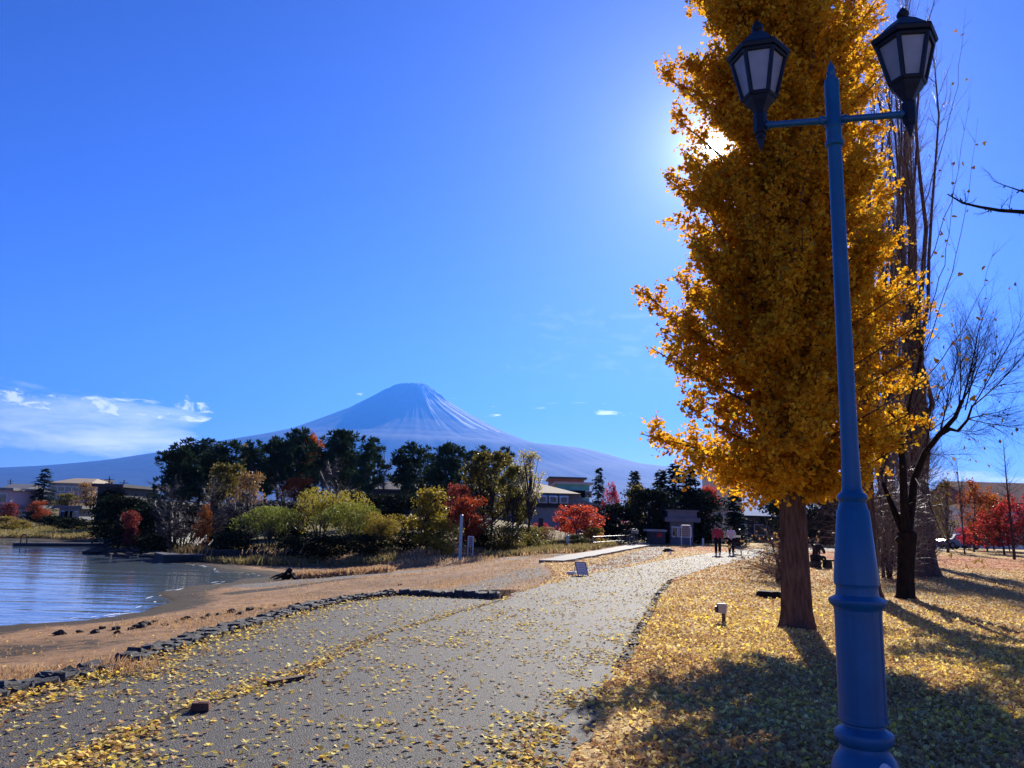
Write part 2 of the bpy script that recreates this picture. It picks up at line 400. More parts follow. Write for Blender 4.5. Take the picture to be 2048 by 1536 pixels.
# ------------------------------------------------------------------ ground sheet
def axis(lo, hi, step, far_lo, far_hi, grow=1.13):
    a = list(np.arange(lo, hi, step)); s_ = step
    while a[-1] < far_hi: s_ *= grow; a.append(min(a[-1] + s_, far_hi))
    s_ = step; b = [lo]
    while b[-1] > far_lo: s_ *= grow; b.append(max(b[-1] - s_, far_lo))
    return np.array(b[:0:-1] + a)
ax = axis(-30, 26, .24, -17000, 17000, 1.10); ay = axis(2, 62, .24, -1500, 22200, 1.10)
GX, GY = np.meshgrid(ax, ay); GZ = hz(GX, GY)
g = Geo(); nx, ny = len(ax), len(ay)
idx = np.arange(nx * ny).reshape(ny, nx)
g.add(np.stack([GX, GY, GZ], -1).reshape(-1, 3), np.stack([idx[:-1, :-1], idx[:-1, 1:], idx[1:, 1:], idx[1:, :-1]], -1).reshape(-1, 4))
m, nt, out = newmat('ground')
v = coords(nt, 'Object')
def attr(n):
    a = nt.nodes.new('ShaderNodeAttribute'); a.attribute_name = n; return a.outputs['Fac']
n_big = noise(nt, v, .35, 5, .65, .3); n_mid = noise(nt, v, 2.2, 5, .7); n_fine = noise(nt, v, 22, 4, .7)
beach = ramp(nt, n_mid, [(.26, (.11, .06, .03)), (.45, (.27, .15, .075)), (.62, (.42, .25, .125)), (.75, (.50, .33, .18))])
beach = mixc(nt, ramp(nt, n_big, [(.46, (0, 0, 0)), (.62, (.6, .6, .6))]), beach, (.13, .075, .042))
beach = mixc(nt, mth(nt, 'MULTIPLY', ramp(nt, n_fine, [(.35, (0, 0, 0)), (.65, (1, 1, 1))]), .5), beach, (.20, .115, .06))
gravel = ramp(nt, n_fine, [(.3, (.09, .082, .075)), (.7, (.21, .19, .17))])
gm = ramp(nt, mth(nt, 'ADD', attr('gravel'), mth(nt, 'MULTIPLY_ADD', n_mid, .8, -.4)), [(.42, (0, 0, 0)), (.58, (1, 1, 1))])
col = mixc(nt, gm, beach, gravel)
mud = ramp(nt, n_fine, [(.3, (.022, .017, .013)), (.7, (.07, .05, .036))])
mm_ = ramp(nt, mth(nt, 'ADD', attr('mud'), mth(nt, 'MULTIPLY_ADD', n_mid, 1.1, -.55)), [(.42, (0, 0, 0)), (.62, (1, 1, 1))])
col = mixc(nt, mm_, col, mud)
lawn = ramp(nt, n_mid, [(.25, (.20, .125, .045)), (.5, (.42, .285, .115)), (.75, (.56, .41, .19))])
lawn = mixc(nt, ramp(nt, n_big, [(.5, (0, 0, 0)), (.62, (.45, .45, .45))]), lawn, (.16, .15, .05))
vo = N(nt, 'ShaderNodeTexVoronoi'); vo.inputs['Scale'].default_value = 21; nt.links.new(v, vo.inputs['Vector'])
sep = nt.nodes.new('ShaderNodeSeparateColor'); nt.links.new(vo.outputs['Color'], sep.inputs[0])
lf = ramp(nt, sep.outputs[1], [(0, (.66, .42, .05)), (.4, (.60, .42, .15)), (.7, (.76, .58, .24)), (1, (.44, .24, .07))])
lfm = mth(nt, 'MULTIPLY', ramp(nt, sep.outputs[0], [(.40, (0, 0, 0)), (.42, (1, 1, 1))]), ramp(nt, vo.outputs['Distance'], [(.5, (1, 1, 1)), (.56, (0, 0, 0))]))
lawn = mixc(nt, lfm, lawn, lf)
redm = mth(nt, 'MULTIPLY', ramp(nt, mth(nt, 'ADD', attr('red'), mth(nt, 'MULTIPLY_ADD', n_big, .9, -.45)), [(.4, (0, 0, 0)), (.7, (1, 1, 1))]), ramp(nt, n_fine, [(.38, (0, 0, 0)), (.55, (.85, .85, .85))]))
lawn = mixc(nt, redm, lawn, (.42, .10, .05))
lm = ramp(nt, mth(nt, 'ADD', attr('lawn'), mth(nt, 'MULTIPLY_ADD', n_mid, .5, -.25)), [(.42, (0, 0, 0)), (.58, (1, 1, 1))])
col = mixc(nt, lm, col, lawn)
gr = ramp(nt, n_mid, [(.3, (.075, .062, .022)), (.6, (.17, .13, .055)), (.75, (.25, .19, .09))])
col = mixc(nt, ramp(nt, attr('bank'), [(.35, (0, 0, 0)), (.65, (1, 1, 1))]), col, gr)
hsum = mth(nt, 'ADD', n_fine, mth(nt, 'MULTIPLY', n_mid, 1.2))
bsdf(nt, out, col, .92, .15, 0, bump(nt, hsum, .8, .045))
GROUND = g.build('ground', m, None, True); tag(GROUND, kind='structure')
fx, fy = GX.ravel(), GY.ravel()
d_l = -sdist(LAKE, fx, fy); d_u = sdist(UPL, fx, fy)
def setattr_(name, val):
    a = GROUND.data.attributes.new(name, 'FLOAT', 'POINT'); a.data.foreach_set('value', val.astype(np.float32))
setattr_('lawn', (d_u > .1).astype(float) * 1.0)
mudv = sstep(3.2, .2, d_l) * .85 + .62 * np.exp(-((fx + 8.5) / 3.5) ** 2 - ((fy - 13.5) / 3.0) ** 2)
mudv = np.maximum(mudv, .75 * sstep(.9, .2, segdist(np.array(plan([(470, 1172), (560, 1168), (640, 1164), (700, 1160)], -.8)), fx, fy, False)))
mudv = np.maximum(mudv, .8 * sstep(1.6, .5, segdist(np.array(plan([(500, 1158), (560, 1152), (630, 1148)], -1.0)), fx, fy, False)))
setattr_('mud', mudv)
gx_, gy_ = on(780, 1146, -.8)[:2]
band = sstep(2.0, .7, segdist(np.array(plan([(530, 1152), (620, 1148), (700, 1147), (860, 1145), (1000, 1143), (1100, 1138)], -.7)), fx, fy, False))
band2 = sstep(1.6, .5, segdist(np.array(plan([(930, 1190), (1010, 1170), (1100, 1150)], -.2)), fx, fy, False)) * (d_u < 0)
setattr_('gravel', np.maximum(np.maximum(band * .95, band2 * .6), .25))
rx, ry = on(1985, 1130, 0)[:2]
setattr_('red', np.exp(-((fx - rx) / 15) ** 2 - ((fy - ry - 4) / 12) ** 2) * 1.05 + .5 * np.exp(-((fx - 15) / 8) ** 2 - ((fy - 56) / 7) ** 2))
setattr_('bank', np.maximum(sstep(2.0, 7, d_l) * sstep(40, 58, fy) * sstep(0, -3, d_u), 0))

# asphalt path, old asphalt strip, concrete strip: sheets with a real edge
def sheet(name, poly, z, thick, mt, tris_step=None):
    import bmesh
    bm = bmesh.new(); vs = [bm.verts.new((p[0], p[1], z)) for p in poly]
    f_ = bm.faces.new(vs); f_.normal_update()
    if f_.normal.z < 0: f_.normal_flip()
    r_ = bmesh.ops.extrude_face_region(bm, geom=[f_])
    top = [e for e in r_['geom'] if isinstance(e, bmesh.types.BMVert)]
    low = [v_ for v_ in bm.verts if v_ not in top]
    for v_ in low: v_.co.z = z - thick
    bmesh.ops.triangulate(bm, faces=[f for f in bm.faces if len(f.verts) > 4])
    bmesh.ops.recalc_face_normals(bm, faces=bm.faces)
    me = bpy.data.meshes.new(name); bm.to_mesh(me); bm.free(); me.materials.append(mt)
    o = bpy.data.objects.new(name, me); COL.objects.link(o); ORG[o.name] = np.zeros(3); return tag(o, kind='structure')
def rough_edge(poly, step=.35, amp=.07, seed=3):
    r_ = np.random.default_rng(seed); out_ = []
    P = np.asarray(poly)
    for a, b in zip(P, np.roll(P, -1, 0)):
        L = np.linalg.norm(b - a); k = max(1, min(60, int(L / step)))
        for i in range(k):
            p = a + (b - a) * i / k
            if i: p = p + r_.normal(size=2) * amp * min(1, 12 / max(6, p[1]) + .4)
            out_.append(p)
    return np.array(out_)
PATHZ = .006
sheet('path', rough_edge(PATH), PATHZ, .3, MAT['asphalt'])
m, nt, out = newmat('asphalt_old'); v = coords(nt, 'Object'); n1 = noise(nt, v, 40, 4, .7); n2 = noise(nt, v, .8, 4)
c = mixc(nt, n2, ramp(nt, n1, [(.3, (.05, .048, .045)), (.7, (.12, .11, .10))]), (.085, .075, .062)); bsdf(nt, out, c, .85, .25, 0, bump(nt, n1, .6, .02))
sheet('paved_strip', rough_edge(STRIP, .6, .1, 4), .004, .3, m)
sheet('concrete_strip', rough_edge(CONC, .8, .05, 5), .13, .5, MAT['concrete'])

SEAM = np.array(plan([(-60, 1640), (140, 1530), (390, 1412), (570, 1358), (760, 1270), (880, 1235), (1010, 1199)], 0))
sv = np.gradient(SEAM, axis=0); sn = np.stack([-sv[:, 1], sv[:, 0]], 1) / np.linalg.norm(sv, axis=1)[:, None]
m, nt, out = newmat('seam_soil'); n1 = noise(nt, coords(nt, 'Object'), 30, 4, .7); bsdf(nt, out, ramp(nt, n1, [(.3, (.012, .010, .008)), (.7, (.05, .04, .03))]), .95, .1, 0, bump(nt, n1, .8, .02))
sheet('path_seam', rough_edge(np.concatenate([SEAM + sn * .035, (SEAM - sn * .035)[::-1]]), .12, .022, 8), PATHZ + .004, .003, m)
# lake
g = Geo(); g.add([(-500, -60, ZW), (2, -60, ZW), (2, 150, ZW), (-500, 150, ZW)], [[0, 1, 2, 3]])
tag(g.build('lake', MAT['water']), kind='structure')
# foam along the shore: short broken strips lying on the water edge
r_ = np.random.default_rng(12); g = Geo()
sh = np.array(SHORE)
for k in range(1, 16):
    a, b = sh[k], sh[k + 1]; L = np.linalg.norm(b - a); nn = np.array([-(b - a)[1], (b - a)[0]]) / L
    for i in range(int(L / .3)):
        if r_.random() < .45 or vnoise(k * 3.1, i * .21) < .5: continue
        for rep in range(1):
            p = a + (b - a) * (i + r_.random()) * .3 / L + nn * (r_.normal() * .25 + .3)
            s1, s2 = r_.uniform(.08, .40), r_.uniform(.015, .04) ; dd = (b - a) / L + r_.normal(size=2) * .15
            q = np.array([-dd[1], dd[0]])
            t = np.linspace(0, 2 * math.pi, 9)[:-1]
            V = [(*(p + dd * s1 * math.cos(x) * (1 + .3 * r_.normal()) + q * s2 * math.sin(x)), ZW + .012 + .006 * rep) for x in t]
            g.add(V, [np.arange(8)])
tag(g.build('shore_foam', MAT['foam_white']), kind='stuff')

# ------------------------------------------------------------------ snow-streaked volcano, about 17 km away
DM = 17000.0
top = at(833, 768, DM); XC = top[0]
def prof(pts):
    q = np.array([at(x, y, DM) for x, y in pts]); return np.abs(q[:, 0] - XC), q[:, 2]
rl, zl_ = prof([(833, 773), (812, 769), (795, 771), (770, 781), (735, 800), (700, 819), (650, 840), (590, 864), (530, 878), (480, 890), (400, 907), (290, 926), (180, 939), (80, 946), (0, 950), (-300, 966), (-800, 990)])
rr_, zr_ = prof([(833, 773), (842, 767.5), (850, 770), (866, 779), (900, 806), (940, 830), (1000, 862), (1040, 879), (1075, 892), (1120, 902), (1150, 904), (1190, 907), (1240, 921), (1280, 933), (1310, 936), (1350, 941), (1430, 957), (1600, 985), (1900, 1010)])
NF_, NR_ = 720, 150
phi = np.linspace(0, 2 * math.pi, NF_ + 1)[:-1]
rad = np.concatenate([np.linspace(0, 3500, 90), np.linspace(3600, 14500, NR_ - 90)])
PH, RD = np.meshgrid(phi, rad)
hl = np.interp(RD, rl, zl_); hr = np.interp(RD, rr_, zr_)
hf = np.interp(RD, rr_, zr_) * (1 - .85 * sstep(2500, 9000, RD))
c2 = np.cos(PH); wr = np.clip(c2, 0, 1) ** 2; wl = np.clip(-c2, 0, 1) ** 2; wf = np.sin(PH) ** 2
MZ = wr * hr + wl * hl + wf * hf
gul = fbm(PH * 26, RD / 2600, 4) - .5
MZ = MZ - 25 * sstep(1500, 3500, RD) * sstep(9000, 6000, RD) + gul * 26 * sstep(250, 1500, RD) * sstep(12000, 4000, RD) * np.abs(np.sin(PH)) + (fbm(PH * 9 + 7, RD / 900 + 5, 4) - .5) * 30 * sstep(200, 900, RD) * np.abs(np.sin(PH))
MZ = MZ + (fbm(PH * 14 + 2, RD / 240 + 3, 3) - .5) * 70 * sstep(60, 250, RD) * sstep(1100, 500, RD)
MZ = MZ * (1 - sstep(11500, 14500, RD)) - 4 * sstep(11500, 14500, RD)
MX = XC + RD * np.cos(PH); MY = DM + RD * np.sin(PH) * np.where(np.sin(PH) > 0, .35, 1.0)
g = Geo(); idx = np.arange(MX.size).reshape(MX.shape); nxt = np.roll(idx, -1, 1)
g.add(np.stack([MX, MY, MZ], -1).reshape(-1, 3), np.stack([idx[:-1], idx[1:], nxt[1:], nxt[:-1]], -1).reshape(-1, 4))
m, nt, out = newmat('volcano'); v = coords(nt, 'Object')
a_ = nt.nodes.new('ShaderNodeAttribute'); a_.attribute_name = 'snow'
n1 = noise(nt, v, .004, 5, .65)
rock = ramp(nt, n1, [(.3, (.022, .024, .034)), (.7, (.055, .052, .062))])
bsdf(nt, out, mixc(nt, ramp(nt, a_.outputs['Fac'], [(.35, (0, 0, 0)), (.6, (1, 1, 1))]), rock, (.88, .90, .93)), .9, .05)
MO = g.build('mountain', m, None, True); tag(MO, kind='structure')
streak = fbm(PH * 44 + 3, RD / 1900 + 9, 4)
side = sstep(-.95, .35, np.cos(PH)) * .34 - .05
PD = np.degrees(np.where(PH > math.pi, PH - 2 * math.pi, PH))
winA = sstep(-88, -62, PD) * sstep(25, -5, PD)
snow = .02 + .34 * winA + (sstep(1700, 3000, MZ) - .55) * .55 + (streak - .5) * 3.0 * (.25 + .65 * winA) - .30 * (1 - winA) + .28 * sstep(2550, 3000, MZ)
snow = np.where(MZ > 1750, snow, 0)
at_ = MO.data.attributes.new('snow', 'FLOAT', 'POINT'); at_.data.foreach_set('value', snow.ravel().astype(np.float32))

# ------------------------------------------------------------------ air
HAZE_DENSITY = 5.0e-5
g = Geo(); box(g, (0, 10400, 1644), (35600, 24400, 3300))
m, nt, out = newmat('haze'); vp = nt.nodes.new('ShaderNodeVolumePrincipled')
vp.inputs['Color'].default_value = (.05, .225, .80, 1); vp.inputs['Density'].default_value = HAZE_DENSITY
vp.inputs['Anisotropy'].default_value = .3
nt.links.new(vp.outputs[0], out.inputs['Volume'])
tag(g.build('haze', m), kind='stuff')

# ------------------------------------------------------------------ world, sun, camera
SEL = math.asin(SUN[2]); SAZ = math.atan2(SUN[0], SUN[1])
w = bpy.data.worlds.new("World"); sc.world = w; w.use_nodes = True; nt = w.node_tree; nt.nodes.clear()
wo = nt.nodes.new('ShaderNodeOutputWorld'); bg = nt.nodes.new('ShaderNodeBackground')
sky = nt.nodes.new('ShaderNodeTexSky'); sky.sky_type = 'NISHITA'; sky.sun_disc = False
sky.sun_elevation = SEL; sky.sun_rotation = SAZ; sky.altitude = 850; sky.air_density = 1.0; sky.dust_density = .25; sky.ozone_density = 2.0
nrmz = mixc(nt, 1.0, sky.outputs[0], (1 / 5.6,) * 3, 'MULTIPLY'); gm_ = nt.nodes.new('ShaderNodeGamma'); gm_.inputs[1].default_value = 1.6; nt.links.new(nrmz, gm_.inputs[0])
skyg = mixc(nt, 1.0, gm_.outputs[0], (1.72, 2.12, 4.9), 'MULTIPLY')
tc = nt.nodes.new('ShaderNodeTexCoord'); GEN = tc.outputs['Generated']
sx = nt.nodes.new('ShaderNodeSeparateXYZ'); nt.links.new(GEN, sx.inputs[0])
dt = nt.nodes.new('ShaderNodeVectorMath'); dt.operation = 'DOT_PRODUCT'; nt.links.new(GEN, dt.inputs[0]); dt.inputs[1].default_value = tuple(SUN)
ang = mth(nt, 'MULTIPLY', mth(nt, 'ARCCOSINE', mth(nt, 'MINIMUM', dt.outputs['Value'], 1.0)), 180 / math.pi)
def gauss(s_): return mth(nt, 'POWER', math.e, mth(nt, 'MULTIPLY', mth(nt, 'POWER', mth(nt, 'DIVIDE', ang, s_), 2.0), -1.0))
def expo(s_): return mth(nt, 'POWER', math.e, mth(nt, 'DIVIDE', ang, -s_))
# aureole round the sun and the disc itself (values in the sky texture's own units)
glow = mth(nt, 'ADD', mth(nt, 'ADD', mth(nt, 'MULTIPLY', gauss(.4), 320.0), mth(nt, 'MULTIPLY', expo(.5), 60.0)), mth(nt, 'ADD', mth(nt, 'MULTIPLY', expo(1.9), 10.0), mth(nt, 'MULTIPLY', expo(9.0), 2.2)))
gl = nt.nodes.new('ShaderNodeVectorMath'); gl.operation = 'SCALE'; gl.inputs[0].default_value = (.86, .94, 1.0); nt.links.new(glow, gl.inputs['Scale'])
skyc = mixc(nt, 1.0, skyg, gl.outputs[0], 'ADD')
# thin clouds by direction: azimuth (deg, right positive) and elevation (deg)
az = mth(nt, 'MULTIPLY', mth(nt, 'ARCTAN2', sx.outputs[0], sx.outputs[1]), 180 / math.pi)
el = mth(nt, 'MULTIPLY', mth(nt, 'ARCSINE', sx.outputs[2]), 180 / math.pi)
def cvec(ka, ke, off=0):
    c = nt.nodes.new('ShaderNodeCombineXYZ'); nt.links.new(mth(nt, 'MULTIPLY', az, ka), c.inputs[0]); nt.links.new(mth(nt, 'MULTIPLY', el, ke), c.inputs[1]); c.inputs[2].default_value = off; return c.outputs[0]
def win(x, a, b, c, d):
    f1 = nt.nodes.new('ShaderNodeMapRange'); f1.interpolation_type = 'SMOOTHSTEP'; nt.links.new(x, f1.inputs[0]); f1.inputs[1].default_value = a; f1.inputs[2].default_value = b
    f2 = nt.nodes.new('ShaderNodeMapRange'); f2.interpolation_type = 'SMOOTHSTEP'; nt.links.new(x, f2.inputs[0]); f2.inputs[1].default_value = c; f2.inputs[2].default_value = d; f2.inputs[3].default_value = 1; f2.inputs[4].default_value = 0
    return mth(nt, 'MULTIPLY', f1.outputs[0], f2.outputs[0])
cn = noise(nt, cvec(.16, .75), 1.0, 6, .62, .3); cn2 = noise(nt, cvec(.5, 1.3, 3), 1.0, 5, .6, .6)
bank = mth(nt, 'MULTIPLY', win(az, -80, -60, -23.5, -19.5), win(el, 2.0, 4.2, 6.2, 9.0))
cl1 = mth(nt, 'MULTIPLY', ramp(nt, mth(nt, 'ADD', cn, mth(nt, 'MULTIPLY_ADD', bank, .55, -.55)), [(.28, (0, 0, 0)), (.85, (1, 1, 1))]), .85)
puff = mth(nt, 'MULTIPLY', win(az, -80, -60, -22, -20), win(el, 5.5, 6.2, 7.2, 8.6))
cl2 = mth(nt, 'MULTIPLY', ramp(nt, mth(nt, 'ADD', cn2, mth(nt, 'MULTIPLY_ADD', puff, .5, -.5)), [(.48, (0, 0, 0)), (.60, (1, 1, 1))]), .7)
wisp = mth(nt, 'MULTIPLY', win(az, -10, 2, 14, 20), win(el, 9, 11, 15, 18))
cl3 = mth(nt, 'MULTIPLY', ramp(nt, mth(nt, 'ADD', cn2, mth(nt, 'MULTIPLY_ADD', wisp, .5, -.5)), [(.50, (0, 0, 0)), (.85, (1, 1, 1))]), .09)
dl = noise(nt, cvec(.35, 2.2, 11), 1.0, 4, .55, .4)
dots = mth(nt, 'MULTIPLY', win(az, -21, -12, 11, 14), win(el, 6.5, 7.6, 8.6, 10.0))
cl5 = mth(nt, 'MULTIPLY', ramp(nt, mth(nt, 'ADD', dl, mth(nt, 'MULTIPLY_ADD', dots, .5, -.5)), [(.62, (0, 0, 0)), (.69, (1, 1, 1))]), .7)
low = mth(nt, 'MULTIPLY', win(az, 18, 24, 60, 80), win(el, .5, 2, 3, 6))
cl4 = mth(nt, 'MULTIPLY', ramp(nt, mth(nt, 'ADD', cn, mth(nt, 'MULTIPLY_ADD', low, .55, -.55)), [(.35, (0, 0, 0)), (.6, (1, 1, 1))]), .6)
cf = mth(nt, 'MAXIMUM', mth(nt, 'MAXIMUM', mth(nt, 'MAXIMUM', cl1, cl2), mth(nt, 'MAXIMUM', cl3, cl4)), cl5, clamp=True)
skyc = mixc(nt, cf, skyc, (15.0, 14.5, 14.5))
nt.links.new(skyc, bg.inputs[0]); bg.inputs[1].default_value = .066
nt.links.new(bg.outputs[0], wo.inputs[0])

sl = bpy.data.lights.new('sun', 'SUN'); sl.energy = 5.0; sl.angle = R(.55); sl.color = (1.0, .93, .82)
so = bpy.data.objects.new('sun', sl); COL.objects.link(so)
so.rotation_euler = Vector(tuple(SUN)).to_track_quat('Z', 'Y').to_euler(); so.location = (20, 40, 60)

cd = bpy.data.cameras.new('camera'); co = bpy.data.objects.new('camera', cd); COL.objects.link(co); sc.camera = co
cd.sensor_width = 36; cd.sensor_fit = 'HORIZONTAL'; cd.lens = FPX / 2048 * 36; cd.clip_start = .05; cd.clip_end = 60000
M4 = Matrix(((RT[0], UP[0], -FW[0], 0), (RT[1], UP[1], -FW[1], 0), (RT[2], UP[2], -FW[2], H), (0, 0, 0, 1)))
co.matrix_world = M4
sc.view_settings.view_transform = 'Standard'; sc.view_settings.look = 'None'; sc.view_settings.gamma = 1; sc.view_settings.exposure = 1.5
sc.render.engine = 'CYCLES'; sc.cycles.use_denoising = True
sc.cycles.max_bounces = 7; sc.cycles.transparent_max_bounces = 6; sc.cycles.sample_clamp_indirect = 6
# ------------------------------------------------------------------ trees: generators
class Segs:
    def __init__(s): s.a = []; s.b = []; s.r0 = []; s.r1 = []
    def put(s, p, q, r0, r1): s.a.append(p); s.b.append(q); s.r0.append(r0); s.r1.append(r1)
    def emit(s, g, thr=.035, m=0):
        if not s.a: return
        A, B, r0, r1 = np.array(s.a), np.array(s.b), np.array(s.r0), np.array(s.r1)
        ext = (B - A) * .04
        big = r0 > thr
        prisms(g, (A - ext)[big], (B + ext)[big], r0[big], r1[big], 7, m); prisms(g, A[~big], (B + ext)[~big], r0[~big], r1[~big], 3, m)
def grow(r, p, d, L, rad, lev, P, S, tips):
    n = P['n'][lev]; p = np.array(p, float); d = nrm(np.array(d, float)); taper = P.get('taper', .3)
    for i in range(n):
        d = nrm(d + r.normal(size=3) * P['wob'][lev] + np.array([0, 0, P['up'][lev]]))
        q = p + d * (L / n); f0 = 1 - (1 - taper) * i / n; f1 = 1 - (1 - taper) * (i + 1) / n
        S.put(p, q, rad * f0, rad * f1)
        if lev < P['max'] and (i + 1) / n > P['start'][lev]:
            k = P['kids'][lev]; k = int(k) + (r.random() < k - int(k))
            for _ in range(k):
                a, b = frames(d[None]); t = r.uniform(0, 2 * math.pi); an = R(r.normal(P['ang'][lev], 9))
                dd = d * math.cos(an) + (a[0] * math.cos(t) + b[0] * math.sin(t)) * math.sin(an)
                grow(r, p + (q - p) * r.random(), dd, L * P['ratio'][lev] * r.uniform(.6, 1.1) * (1 - .45 * i / n), rad * f1 * P['rr'][lev], lev + 1, P, S, tips)
        p = q
    tips.append((p, d, lev))

def tree_root(kind, label, cat, loc=(0, 0, 0), group=None): return thing(kind, label, cat, loc, group)

def ellip(r, n, c, rad, shell=.55):
    u_ = rdir(r, n); k = (shell + (1 - shell) * r.random(n) ** .6)[:, None]
    return np.array(c) + u_ * k * np.array(rad), u_
def lobed(name, h, w, lobes_n, leaf, nleaf, seed, leafm, barkm='bark_far', crown0=.25, lobe_r=.26, size=.22, trunks=1, flat=.8, lean=0.0):
    r = np.random.default_rng(seed); root = thing(name, '', '', (0, 0, 0)); gt = Geo(); gc = Geo(); S = Segs()
    bases = [np.array([r.normal() * .12 * (trunks > 1) * w, r.normal() * .1 * (trunks > 1), 0]) for _ in range(trunks)]
    tops = []
    for b0 in bases:
        tp = b0 + np.array([r.normal() * .1 * w + lean + b0[0] * 1.2, r.normal() * .1 * w, h * .72]); tops.append((b0, tp))
        for k in range(6):
            a = b0 + (tp - b0) * k / 6; b = b0 + (tp - b0) * (k + 1) / 6
            S.put(a, b, h * .022 * (1 - k / 8) / trunks ** .4, h * .022 * (1 - (k + 1) / 8) / trunks ** .4)
    lobes_n = int(lobes_n * 2.0)
    for i in range(lobes_n):
        zf = crown0 + (1 - crown0) * (i + r.random() * .8) / lobes_n
        prof_ = math.sin(math.pi * min(1, (zf - crown0) / (1 - crown0) * .8 + .16)) ** .6
        t = r.uniform(0, 2 * math.pi); rr = w / 2 * prof_ * r.uniform(.25, 1.0)
        c = np.array([rr * math.cos(t) + lean * zf, rr * math.sin(t), min(zf * h, h * (1 - lobe_r * .35))])
        L = (h * lobe_r * r.uniform(.5, 1.2) * .5 + .08) * .72
        C, u_ = ellip(r, int(nleaf / lobes_n * r.uniform(.6, 1.4)), c, (L * w / h * 1.25 + L * .3, L * w / h * 1.25 + L * .3, L * flat * .8), .15)
        C = C + r.normal(size=C.shape) * L * .18
        kites(gc, C, rdir(r, len(C)) + u_ * .4, rdir(r, len(C)), size * r.uniform(.6, 1.25, len(C)), .5, .2)
        b0, tp = tops[i % len(tops)]; f0 = np.clip((c[2] / h) * .75 - .05, .15, .95)
        p = b0 + (tp - b0) * f0
        mid = (p + c) / 2 + np.array([0, 0, -.03 * h])
        S.put(p, mid, h * .009, h * .006); S.put(mid, c, h * .006, h * .002)
        for _ in range(5):
            q = C[r.integers(len(C))]; S.put(c, q, h * .002, h * .0008)
    S.emit(gt); gt.build('trunk', MAT[barkm], root); gc.build('crown', MAT[leafm], root); root['_h'] = h
    return root
def pine(h, w, seed, pads=24, per=120, low=.38):
    r = np.random.default_rng(seed); root = thing('pine_tree', '', '', (0, 0, 0)); gt = Geo(); gc = Geo(); S = Segs()
    pts = [np.zeros(3)]
    for k in range(8): pts.append(pts[-1] + np.array([r.normal() * .03 * h, r.normal() * .03 * h, h / 8.4]))
    for k in range(8): S.put(pts[k], pts[k + 1], h * .02 * (1 - k / 9), h * .02 * (1 - (k + 1) / 9))
    for i in range(pads):
        zf = low + (.99 - low) * (i + r.random()) / pads; s_ = zf * 8; k = min(7, int(s_)); p = pts[k] + (pts[k + 1] - pts[k]) * (s_ - k) if zf < .95 else pts[8]
        t = i * 2.4 + r.normal() * .5; L = w / 2 * (1.1 - .72 * ((zf - low) / (1 - low)) ** 1.8) * r.uniform(.35, 1.1)
        c = p + np.array([math.cos(t) * L, math.sin(t) * L, L * r.uniform(.0, .35)])
        S.put(p, (p + c) / 2 + np.array([0, 0, -.05 * L]), h * .007, h * .005); S.put((p + c) / 2 + np.array([0, 0, -.05 * L]), c, h * .005, h * .002)
        pr = w * r.uniform(.10, .19)
        nt_ = 11; tc_, u_ = ellip(r, nt_, c, (pr * 1.15, pr * 1.15, pr * .30), .3)
        tc_ = np.concatenate([tc_, p + (c - p) * r.uniform(.45, 1, 5)[:, None] + r.normal(size=(5, 3)) * np.array([.05, .05, .02]) * w])
        out_ = np.concatenate([u_ * .8, r.normal(size=(5, 3)) * .5]) + np.array([0, 0, .5])
        C = np.repeat(tc_, 8, 0); d = np.repeat(out_, 8, 0) + rdir(r, len(C)) * .95
        kites(gc, C, d, rdir(r, len(C)), .058 * h * r.uniform(.6, 1.2, len(C)), .13, .08)
    S.emit(gt); gt.build('trunk', MAT['bark_pine'], root); gc.build('crown', MAT['pine_needles'], root); root['_h'] = h
    return root
def conifer(h, w, seed, whorls=26, name='conifer_tree', col='conifer_spray', droop=.25, powr=.85):
    r = np.random.default_rng(seed); root = thing(name, '', '', (0, 0, 0)); gt = Geo(); gc = Geo(); S = Segs()
    for k in range(8): S.put(np.array([0, 0, h * k / 8]), np.array([0, 0, h * (k + 1) / 8]), h * .02 * (1 - k / 8.2), h * .02 * (1 - (k + 1) / 8.2))
    for i in range(whorls):
        zf = .04 + .95 * (i + r.random() * .8) / whorls; Lm = w / 2 * (1 - zf) ** powr + .02 * h
        for j in range(8):
            t = i * 1.9 + j * .8 + r.normal() * .2; L = Lm * r.uniform(.45, 1.15); d = np.array([math.cos(t), math.sin(t), 0])
            p0 = np.array([0, 0, min(.985, max(.03, zf + r.normal() * .022)) * h]); n = max(7, int(26 * L / (w / 2)))
            u_ = np.sort(r.random(n)); P = p0 + d * (u_ * L)[:, None] + np.array([0, 0, 1.0]) * (L * (.28 * u_ - (.28 + droop) * u_ ** 2))[:, None]
            S.put(p0, p0 + d * L * .5 + np.array([0, 0, L * .05]), h * .004, h * .003); S.put(p0 + d * L * .5 + np.array([0, 0, L * .05]), P[-1], h * .003, h * .001)
            sd = np.cross(d, [0, 0, 1.0]) * np.where(r.random(n) < .5, 1, -1)[:, None]
            kites(gc, P, sd * .9 + d * .8 + np.array([0, 0, -.25]) + r.normal(size=(n, 3)) * .3, np.array([0, 0, 1.0]) + r.normal(size=(n, 3)) * .4, .055 * h * r.uniform(.6, 1.15, n), .28, -.1)
    S.emit(gt); gt.build('trunk', MAT['bark_far'], root); gc.build('crown', MAT[col], root); root['_h'] = h
    return root
